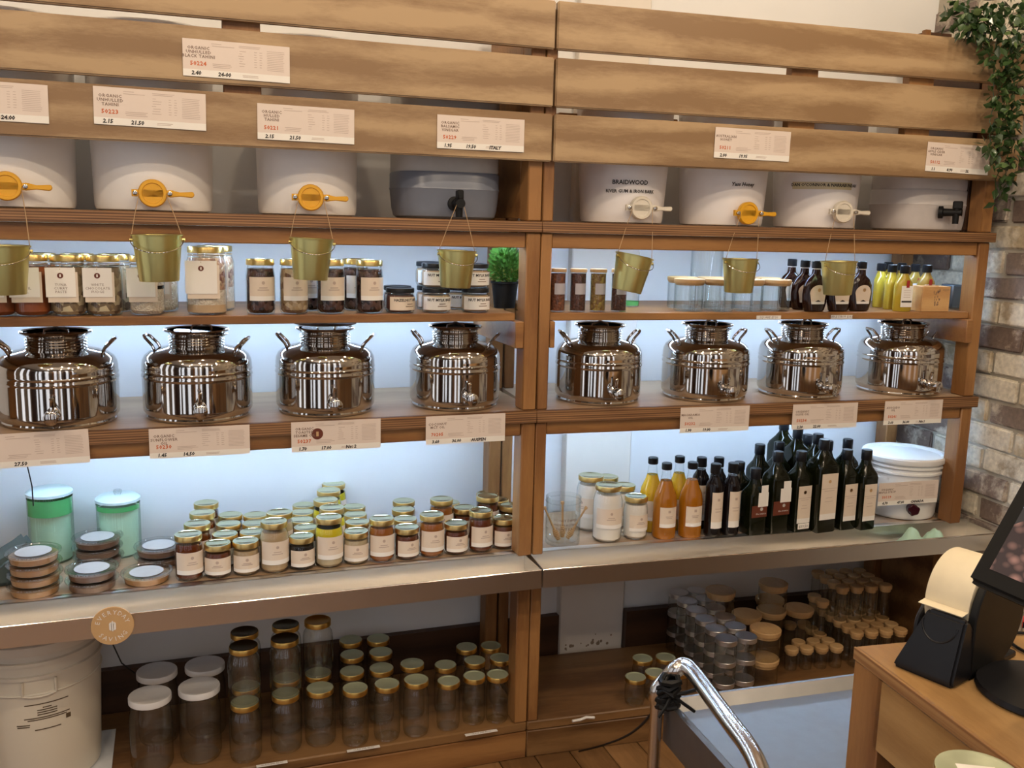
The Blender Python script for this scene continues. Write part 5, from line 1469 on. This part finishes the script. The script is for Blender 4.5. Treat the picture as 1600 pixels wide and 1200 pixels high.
# ------------------------------------------------------------------ hanging vine, right
vb = lambda px, py, y: hit(px, py, y, A)
t = thing('hanging_vine', 'leafy green vine trailing over the right end of the slats', 'plant', vb(1540, 40, -.06), 0)
vo = t.location.copy()
lf = MB()
def leaf_mesh(m):
    mb = MB(); n = 6; L = 1.; vs = [(0, 0, 0)]
    prof = [(.2, .22), (.45, .33), (.7, .22), (.88, .09)]
    for (x, w) in prof: vs += [(x, w, .08 * w), (x, 0, -.05), (x, -w, .08 * w)]
    vs.append((1.05, 0, -.04)); fs = [(0, 2, 1), (0, 3, 2)]
    for k in range(3):
        a = 1 + 3 * k; fs += [(a, a + 1, a + 4, a + 3), (a + 1, a + 2, a + 5, a + 4)]
    fs += [(10, 11, 13), (11, 12, 13)]
    mb.add(vs, fs); return mb.mesh('leaf', m)
LM = [leaf_mesh(m_leaf), leaf_mesh(m_leaf), leaf_mesh(m_leaf2)]
rv = random.Random(12)
strands = [[(1505, 40, -.03), (1540, 10, -.06), (1575, 60, -.09), (1570, 140, -.08), (1560, 220, -.07), (1555, 310, -.06)],
           [(1520, 60, -.02), (1555, 90, -.07), (1562, 160, -.08), (1580, 230, -.08), (1566, 290, -.07)],
           [(1600, 20, -.05), (1580, 90, -.08), (1555, 130, -.08), (1548, 200, -.07), (1545, 255, -.07)],
           [(1475, 22, -.01), (1510, 30, -.03), (1530, 45, -.04), (1600, 50, -.05)],
           [(1600, 5, -.03), (1560, 20, -.05), (1500, 50, -.03)], [(1620, 60, -.06), (1590, 130, -.09), (1575, 190, -.09), (1582, 250, -.08)]]
nleaf = 0
for si, st in enumerate(strands):
    pts = [vb(*q) - vo for q in st]
    fine = []
    for a, b in zip(pts, pts[1:]):
        for k in range(6): fine.append(a.lerp(b, k / 6) + Vector((rv.gauss(0, .004), rv.gauss(0, .004), rv.gauss(0, .003))))
    part('stem', MB().tube(fine, .0014, 5), m_leaf, t)
    spread = .030 if si < 3 or si == 5 else .050
    for p in fine:
        for k in range(2 if si in (0, 1, 2, 5) else 4):
            if nleaf >= 285: break
            q = p + Vector((rv.gauss(0, spread * .6), -abs(rv.gauss(0, spread * .5)) - .012, rv.gauss(0, spread * .6)))
            if q.z + vo.z > 2.235 or False: pass
            o = link('leaf', rv.choice(LM), t, q, (rv.uniform(-1.2, 1.2), rv.uniform(-.2, 1.4), rv.uniform(0, 2 * PI))); s = rv.uniform(.020, .035); o.scale = (s, s, s); nleaf += 1
mb = MB(); rv2 = random.Random(31)
base_leaf = [(0, 0, 0), (.45, .33, .03), (1.05, 0, -.04), (.45, -.33, .03)]
for st in strands:
    pts = [vb(*q) - vo for q in st]
    for a, b in zip(pts, pts[1:]):
        for k in range(22):
            q = a.lerp(b, rv2.random()) + Vector((rv2.gauss(0, .020), -abs(rv2.gauss(0, .014)), rv2.gauss(0, .020)))
            s_ = rv2.uniform(.022, .036)
            from mathutils import Euler
            mb.add([tuple(Vector(w) * s_) for w in base_leaf], [(0, 1, 2), (0, 2, 3)], Matrix.Translation(q) @ Euler((rv2.uniform(-1.2, 1.2), rv2.uniform(-.2, 1.4), rv2.uniform(0, 6.28))).to_matrix().to_4x4())
part('inner_leaves', mb, m_leaf, t, smooth=False, kind='stuff')
# wooden planter box behind the slats
pbx = hit(1452, 60, .12, A)
t = thing('planter_box', 'brown wooden planter box behind the top right slat, under the vine', 'planter', hit(1448, 47, .30, A) + Vector((0, 0, -.10)), A)
part('front_panel', MB().box(.012, .095, -.006, .006, 0, .094), m_dark_wood, t, bevel=.002)
part('side_panel', MB().box(-.006, .006, .012, .110, 0, .094), m_base, t, bevel=.002)
part('corner_post', MB().box(-.010, .011, -.010, .011, -.0, .100), m_frame, t, bevel=.002)
part('soil', MB().box(.008, .095, .008, .110, .0, .080), m_blackm, t)

# ------------------------------------------------------------------ steel trolley
tx0, ty0, tz = -.022, -.808, .60
t = thing('steel_trolley', 'stainless steel trolley with a raised rim and tube handle in front of the right unit', 'trolley', (tx0, ty0, 0), -.055)
w, d = .70, .37
part('table_top', MB().box(.012, w, -d, -.012, tz - .022, tz - .018), m_sink, t, smooth=False)
mb = MB()
mb.prism([(0, tz - .03), (.0, tz), (.010, tz + .002), (.030, tz - .018), (.028, tz - .021), (.012, tz - .006), (.004, tz - .03)], -d, 0)
part('side_rim', mb, m_sink, t)
mb = MB(); P2 = [(0, tz - .03), (0, tz), (-.010, tz + .002), (-.030, tz - .018), (-.028, tz - .021), (-.012, tz - .006), (-.004, tz - .03)]
k = len(P2); mb.add([(0, y, z) for y, z in P2] + [(w, y, z) for y, z in P2], [tuple(range(k)), tuple(range(k, 2 * k))] + [(i, (i + 1) % k, k + (i + 1) % k, k + i) for i in range(k)])
part('back_rim', mb, m_sink, t)
part('apron', MB().box(.002, w, -.006, -.003, tz - .09, tz - .02), m_sink, t, smooth=False)
part('apron', MB().box(.002, .005, -d, -.006, tz - .09, tz - .02), m_sink, t, smooth=False)
for (lx, ly) in ((-.006, -.008), (-.006, -d), (w - .02, -.02), (w - .02, -d)):
    part('leg', MB().lathe([(.0125, .0), (.0125, tz - .01 if lx > 0 else tz + .0)], 16, Matrix.Translation((lx - .012, ly, 0))), m_chrome, t)
def wv(px, py, z):
    q = hitz(px, py, z); v = q - Vector((tx0, ty0, 0)); x, y = rot2(v.x, v.y, .055); return Vector((x, y, z))
hp = [Vector((-.018, -.008, tz - .0)), Vector((-.018, -.010, tz + .025)), wv(1046, 1056, tz + .055), wv(1056, 1046, tz + .072), wv(1070, 1040, tz + .080), wv(1084, 1052, tz + .080), wv(1105, 1080, tz + .079),
      wv(1140, 1128, tz + .078), wv(1168, 1165, tz + .077), wv(1186, 1200, tz + .072), wv(1196, 1240, tz + .06), Vector((-.018, -d, tz + .03)), Vector((-.018, -d, tz))]
def smooth_pts(P, n=6):
    out = []
    for i in range(len(P) - 1):
        a = P[max(i - 1, 0)]; b = P[i]; c = P[i + 1]; e = P[min(i + 2, len(P) - 1)]
        for k in range(n):
            u = k / n; out.append(.5 * ((2 * b) + (c - a) * u + (2 * a - 5 * b + 4 * c - e) * u * u + (3 * b - a - 3 * c + e) * u ** 3))
    out.append(P[-1]); return out
part('handle', MB().tube(smooth_pts(hp), .0165, 16), m_chrome, t)
# black cable bundle on the corner
c = hitz(1046, 1076, tz + .03)
t = thing('cable_bundle', 'black cable bundle tied round the trolley corner post with a cord hanging left', 'cable', c + Vector((-.008, -.012, .0)), 0)
rc = random.Random(9); pts = []
for i in range(60):
    a = i * .85; rr = .019 + rc.uniform(-.004, .004); pts.append((rr * math.cos(a), rr * math.sin(a) * .8, -.032 + .064 * (i / 60) + rc.uniform(-.006, .006)))
part('coil', MB().tube(pts, .0062, 6), m_blackm, t)
for (dx, dz) in ((.045, -.035), (.055, .012), (-.035, -.035)):
    part('tie_end', MB().tube([(0, -.012, 0), (dx * .5, -.022, dz * .5), (dx, -.026, dz)], .0035, 6), m_blackm, t)
cl_ = [hit(1038, 1085, -.84), hit(1020, 1112, -.80), hit(1000, 1135, -.70), hit(975, 1152, -.55), hit(940, 1165, -.35), hit(905, 1174, -.12)]
part('cord', MB().tube([p - t.location for p in smooth_pts([Vector(q) for q in cl_], 5)], .0028, 6), m_blackm, t)

# ------------------------------------------------------------------ counter
cz = .90
k0 = hitz(1334, 1010, cz)
ca = .07                                   # counter edges run almost along -y / +x
ct_ = thing('wooden_counter', 'beech counter with plywood edge at the lower right', 'counter', (k0.x, k0.y, 0), -.10)
CW, CD = 1.40, .95
part('counter_top', MB().box(.004, CW, -CD, 0, cz - .020, cz), m_counter, ct_, bevel=.002)
part('plywood_edge', MB().box(0, .004, -CD, 0, cz - .020, cz), wood('counter_edge', (.42, .24, .10), (.24, .11, .04), (2, 1.5, 90), .5, .6), ct_, bevel=.001)
part('side_apron', MB().box(.002, .022, -CD, -.062, cz - .135, cz - .0205), m_counter, ct_, bevel=.002)
part('corner_leg', MB().box(.002, .045, -.075, -.002, 0, cz - .0205), m_frame, ct_, bevel=.002)
part('corner_leg', MB().box(.002, .045, -CD, -CD + .07, 0, cz - .136), m_frame, ct_, bevel=.002)
part('back_panel', MB().box(.05, CW, -.03, -.01, .02, cz - .0205), m_frame, ct_, bevel=.002)
part('inner_panel', MB().box(.40, .42, -CD, -.03, .02, cz - .0205), m_dark_wood, ct_, bevel=.002)
part('lower_shelf', MB().box(.003, .40, -CD, -.035, .45, .47), m_counter, ct_, bevel=.002)
# tape dispenser
b0 = hitz(1393, 1040, cz); b1 = hitz(1487, 1079, cz)
vx = (b1 - b0); wd = vx.length; ang = math.atan2(vx.y, vx.x)
t = thing('tape_dispenser', 'large black dispenser holding a wide cream paper roll on the counter', 'tape dispenser', b0, ang)
# local x along the near face (b0->b1), local +y goes away
D2 = .20
def solid(poly, x0, x1): # poly of (y,z)
    k = len(poly); vs = [(x0, y, z) for y, z in poly] + [(x1, y, z) for y, z in poly]
    return MB().add(vs, [tuple(range(k)), tuple(range(k, 2 * k))[::-1]] + [(i, k + i, k + (i + 1) % k, (i + 1) % k) for i in range(k)])
front = [(-.0, 0), (.0, .012), (.030, .092), (.040, .094), (.062, .070), (.075, .012), (.075, 0)]
fb = solid(front, 0, wd)
fb.v = [(x + (.030 * z / .094 if x < wd / 2 else -.004 * z / .094), y, z) for x, y, z in fb.v]
part('front_block', fb, m_black, t, bevel=.004, seg=2)
part('thumb_recess', MB().tube([(wd * .58 + .026 * math.cos(a), .030 * (.080 + .026 * math.sin(a)) / .092 - .001, .080 + .026 * math.sin(a)) for a in [PI + PI * i / 14 for i in range(15)]], .0016, 6), m_black, t)
cheek = [(.05, 0), (.05, .06)] + [(.125 + .075 * math.cos(a), .082 + .078 * math.sin(a)) for a in [PI * .97 - i * PI * 1.35 / 14 for i in range(15)]] + [(.16, 0)]
part('cheek', solid(cheek, wd - .012, wd), m_blackm, t, bevel=.002)
part('cheek', solid([(y, z * .62) for y, z in cheek], 0, .008), m_black, t, bevel=.002)
part('base_plate', MB().box(0, wd, .05, .19, 0, .010), m_black, t, bevel=.002)
TY = Matrix.Translation((.012, .120, .098)) @ Matrix.Rotation(R(90), 4, 'Y')
part('paper_roll', MB().lathe([(.022, 0), (.066, 0), (.067, .002), (.067, wd - .028), (.066, wd - .026), (.022, wd - .026)], 48, TY), m_cream_tape, t)
part('paper_strip', MB().add([(.012, .036, .0965), (wd - .014, .036, .0965), (wd - .014, .075, .101), (.012, .075, .101), (.012, .036, .0955), (wd - .014, .036, .0955), (wd - .014, .075, .100), (.012, .075, .100)],
    [(0, 1, 2, 3), (4, 7, 6, 5), (0, 4, 5, 1), (1, 5, 6, 2), (2, 6, 7, 3), (3, 7, 4, 0)]), m_cream_tape, t, smooth=False)
# monitor
m0 = hitz(1600, 1078, cz)
t = thing('monitor', 'black tilted touch screen monitor on a round foot at the right edge', 'monitor', (0, 0, 0), 0)
part('foot', MB().lathe([(.085, 0), (.090, .004), (.088, .012), (.02, .018)], 36, Matrix.Translation(hitz(1632, 1088, cz))), m_black, t)
# screen corner: choose the depth so that it hangs above its foot
rr = ray(1508, 905); P0 = CAM + rr * 1.19
rr2 = ray(1600, 742)
# bottom edge runs towards the camera side (-y), left edge rises leaning to +x
e1 = Vector((.02, -1, 0)).normalized()
best = None
for k in range(0, 90):
    a = R(k); e2 = Vector((math.sin(a), .0, math.cos(a)))
    q0 = proj(P0); q1 = proj(P0 + e2 * .15)
    s = abs(math.atan2(q1[1] - q0[1], q1[0] - q0[0]) - math.atan2(742 - 905, 1600 - 1508))
    if best is None or s < best[0]: best = (s, e2)
e2 = best[1]; e2 = (e2 - e1 * e2.dot(e1)).normalized(); nn = e1.cross(e2).normalized()
if nn.dot(CAM - P0) < 0: nn = -nn
MM = Matrix((( e1.x, e2.x, nn.x, P0.x), (e1.y, e2.y, nn.y, P0.y), (e1.z, e2.z, nn.z, P0.z), (0, 0, 0, 1)))
sw, shh = .36, .27
bz = .024
hs_ = part('bezel', MB().box(0, sw, 0, shh, -.022, 0), m_blackm, t, bevel=.006, seg=3); hs_.matrix_local = MM
def screen_mat():
    m, tt, b = nt('cacao_screen_picture')
    tc = N(tt, 'ShaderNodeTexCoord'); mp = N(tt, 'ShaderNodeMapping'); mp.inputs['Scale'].default_value = (60, 85, 1); mp.inputs['Rotation'].default_value = (0, 0, .5)
    v = N(tt, 'ShaderNodeTexVoronoi', i_Scale=1.); tt.links.new(tc.outputs['Object'], mp.inputs[0]); tt.links.new(mp.outputs[0], v.inputs['Vector'])
    rp = N(tt, 'ShaderNodeValToRGB'); e = rp.color_ramp.elements; e[0].position = .1; e[0].color = (.42, .20, .15, 1); e[1].position = .62; e[1].color = (.04, .02, .02, 1)
    tt.links.new(v.outputs['Distance'], rp.inputs[0])
    # dark bowl edge and pale blue cloth
    sp = N(tt, 'ShaderNodeVectorMath', operation='DISTANCE'); sp.inputs[1].default_value = (.045, .02, 0); tt.links.new(tc.outputs['Object'], sp.inputs[0])
    g1 = N(tt, 'ShaderNodeMath', operation='GREATER_THAN'); g1.inputs[1].default_value = .062; tt.links.new(sp.outputs['Value'], g1.inputs[0])
    g2 = N(tt, 'ShaderNodeMath', operation='GREATER_THAN'); g2.inputs[1].default_value = .080; tt.links.new(sp.outputs['Value'], g2.inputs[0])
    m1 = N(tt, 'ShaderNodeMixRGB'); m1.inputs[2].default_value = (.035, .03, .03, 1); tt.links.new(g1.outputs[0], m1.inputs[0]); tt.links.new(rp.outputs[0], m1.inputs[1])
    n = N(tt, 'ShaderNodeTexNoise', i_Scale=25., i_Distortion=2.); tt.links.new(tc.outputs['Object'], n.inputs[0])
    r2 = N(tt, 'ShaderNodeValToRGB'); e = r2.color_ramp.elements; e[0].position = .4; e[0].color = (.10, .13, .26, 1); e[1].position = .55; e[1].color = (.36, .44, .66, 1); tt.links.new(n.outputs['Fac'], r2.inputs[0])
    m2 = N(tt, 'ShaderNodeMixRGB'); tt.links.new(g2.outputs[0], m2.inputs[0]); tt.links.new(m1.outputs[0], m2.inputs[1]); tt.links.new(r2.outputs[0], m2.inputs[2])
    tt.links.new(m2.outputs[0], b.inputs['Emission Color']); b.inputs['Emission Strength'].default_value = .9
    b.inputs['Base Color'].default_value = (.02, .02, .02, 1); b.inputs['Roughness'].default_value = .15
    return m
sc_ = part('screen', MB().box(0, sw - 2 * bz, 0, shh - 2 * bz, 0, .0006), screen_mat(), t, smooth=False); sc_.matrix_local = MM @ Matrix.Translation((bz, bz, .0002))
pc_ = P0 + e1 * sw * .5 + e2 * shh * .35 - nn * .03
ft = hitz(1632, 1088, cz)
part('stand_arm', MB().tube([pc_, pc_.lerp(ft, .5) + Vector((.05, 0, 0)), ft + Vector((0, 0, .015))], .018, 12), m_black, t)
# cords on the counter
tag(link('thin_lead', MB().tube(smooth_pts([hitz(x, y, cz + .004) for x, y in ((1535, 985), (1565, 993), (1590, 1012), (1625, 1030))], 5), .0025, 6).mesh('thin_lead', m_blackm)), 'black cord curving over the counter to the right photo edge', 'cord')
tag(link('thin_lead', MB().tube(smooth_pts([hitz(x, y, cz + .004) for x, y in ((1560, 996), (1578, 990), (1600, 989), (1640, 992))], 5), .0025, 6).mesh('thin_lead', m_blackm)), 'shorter black cord meeting the monitor lead near the brick wall', 'cord')
pr_ = hitz(1600, 972, cz)
t = thing('red_sticker', 'small red and black sticker low on the brick wall behind the counter', 'sticker', hit(1603, 968, -.62, A) , A)
part('sticker', MB().box(-.012, .016, -.004, 0, -.02, .012), mat('red_paper', (.70, .06, .06), .5), t, bevel=.002)
part('black_half', MB().box(-.012, .002, -.0046, -.004, -.02, -.004), m_blackm, t)

# foreground display: jar and wooden lid on a low stand
def at_depth(px, py, dd):
    r = ray(px, py); return CAM + r * dd
g1 = at_depth(1530, 1206, 1.10); g2 = at_depth(1470, 1214, 1.16)
sx_, sy_ = (g1.x + g2.x) / 2, (g1.y + g2.y) / 2
zs_ = min(g1.z, g2.z) - .135
t = thing('display_stand', 'low wooden display stand in front of the counter', 'stand', (sx_ - .02, sy_ - .06, 0), -.1)
part('stand_top', MB().box(-.10, .10, -.10, .10, zs_ - .02, zs_), m_counter, t, bevel=.003)
for a in (-1, 1):
    for b in (-1, 1): part('leg', MB().box(a * .085 - .012, a * .085 + .012, b * .085 - .012, b * .085 + .012, 0, zs_ - .0205), m_frame, t, bevel=.002)
fj = thing('foreground_jar', 'green-gold lidded jar with a cream label on its lid, bottom right corner', 'jar', (g1.x, g1.y, zs_), 0)
hh = g1.z - zs_
jar_parts(fj, .050, hh, .0455, .8, m_tahini, lid_m=m_glid, lid_s=m_gs, n=40)
part('lid_label', MB().box(-.022, .022, -.015, .015, hh - .0014, hh - .0008, Matrix.Rotation(-.5, 4, 'Z')), m_cardw, fj, smooth=False)
fk = thing('wooden_lid_jar', 'pale wooden-lidded jar at the bottom edge beside the green-lidded jar', 'jar', (g2.x - .074, g2.y - .01, zs_), 0)
hh2 = g2.z - zs_
part('glass', MB().lathe([(.040, 0), (.044, .004), (.044, hh2 - .014)], 32, cap1=False), m_glass, fk)
part('lid', MB().lathe([(.046, hh2 - .014), (.050, hh2 - .012), (.050, hh2 - .003), (.047, hh2)], 40), m_cork, fk)
print('objects', len(S.objects), 'leaves', nleaf, 'bricks', nb)
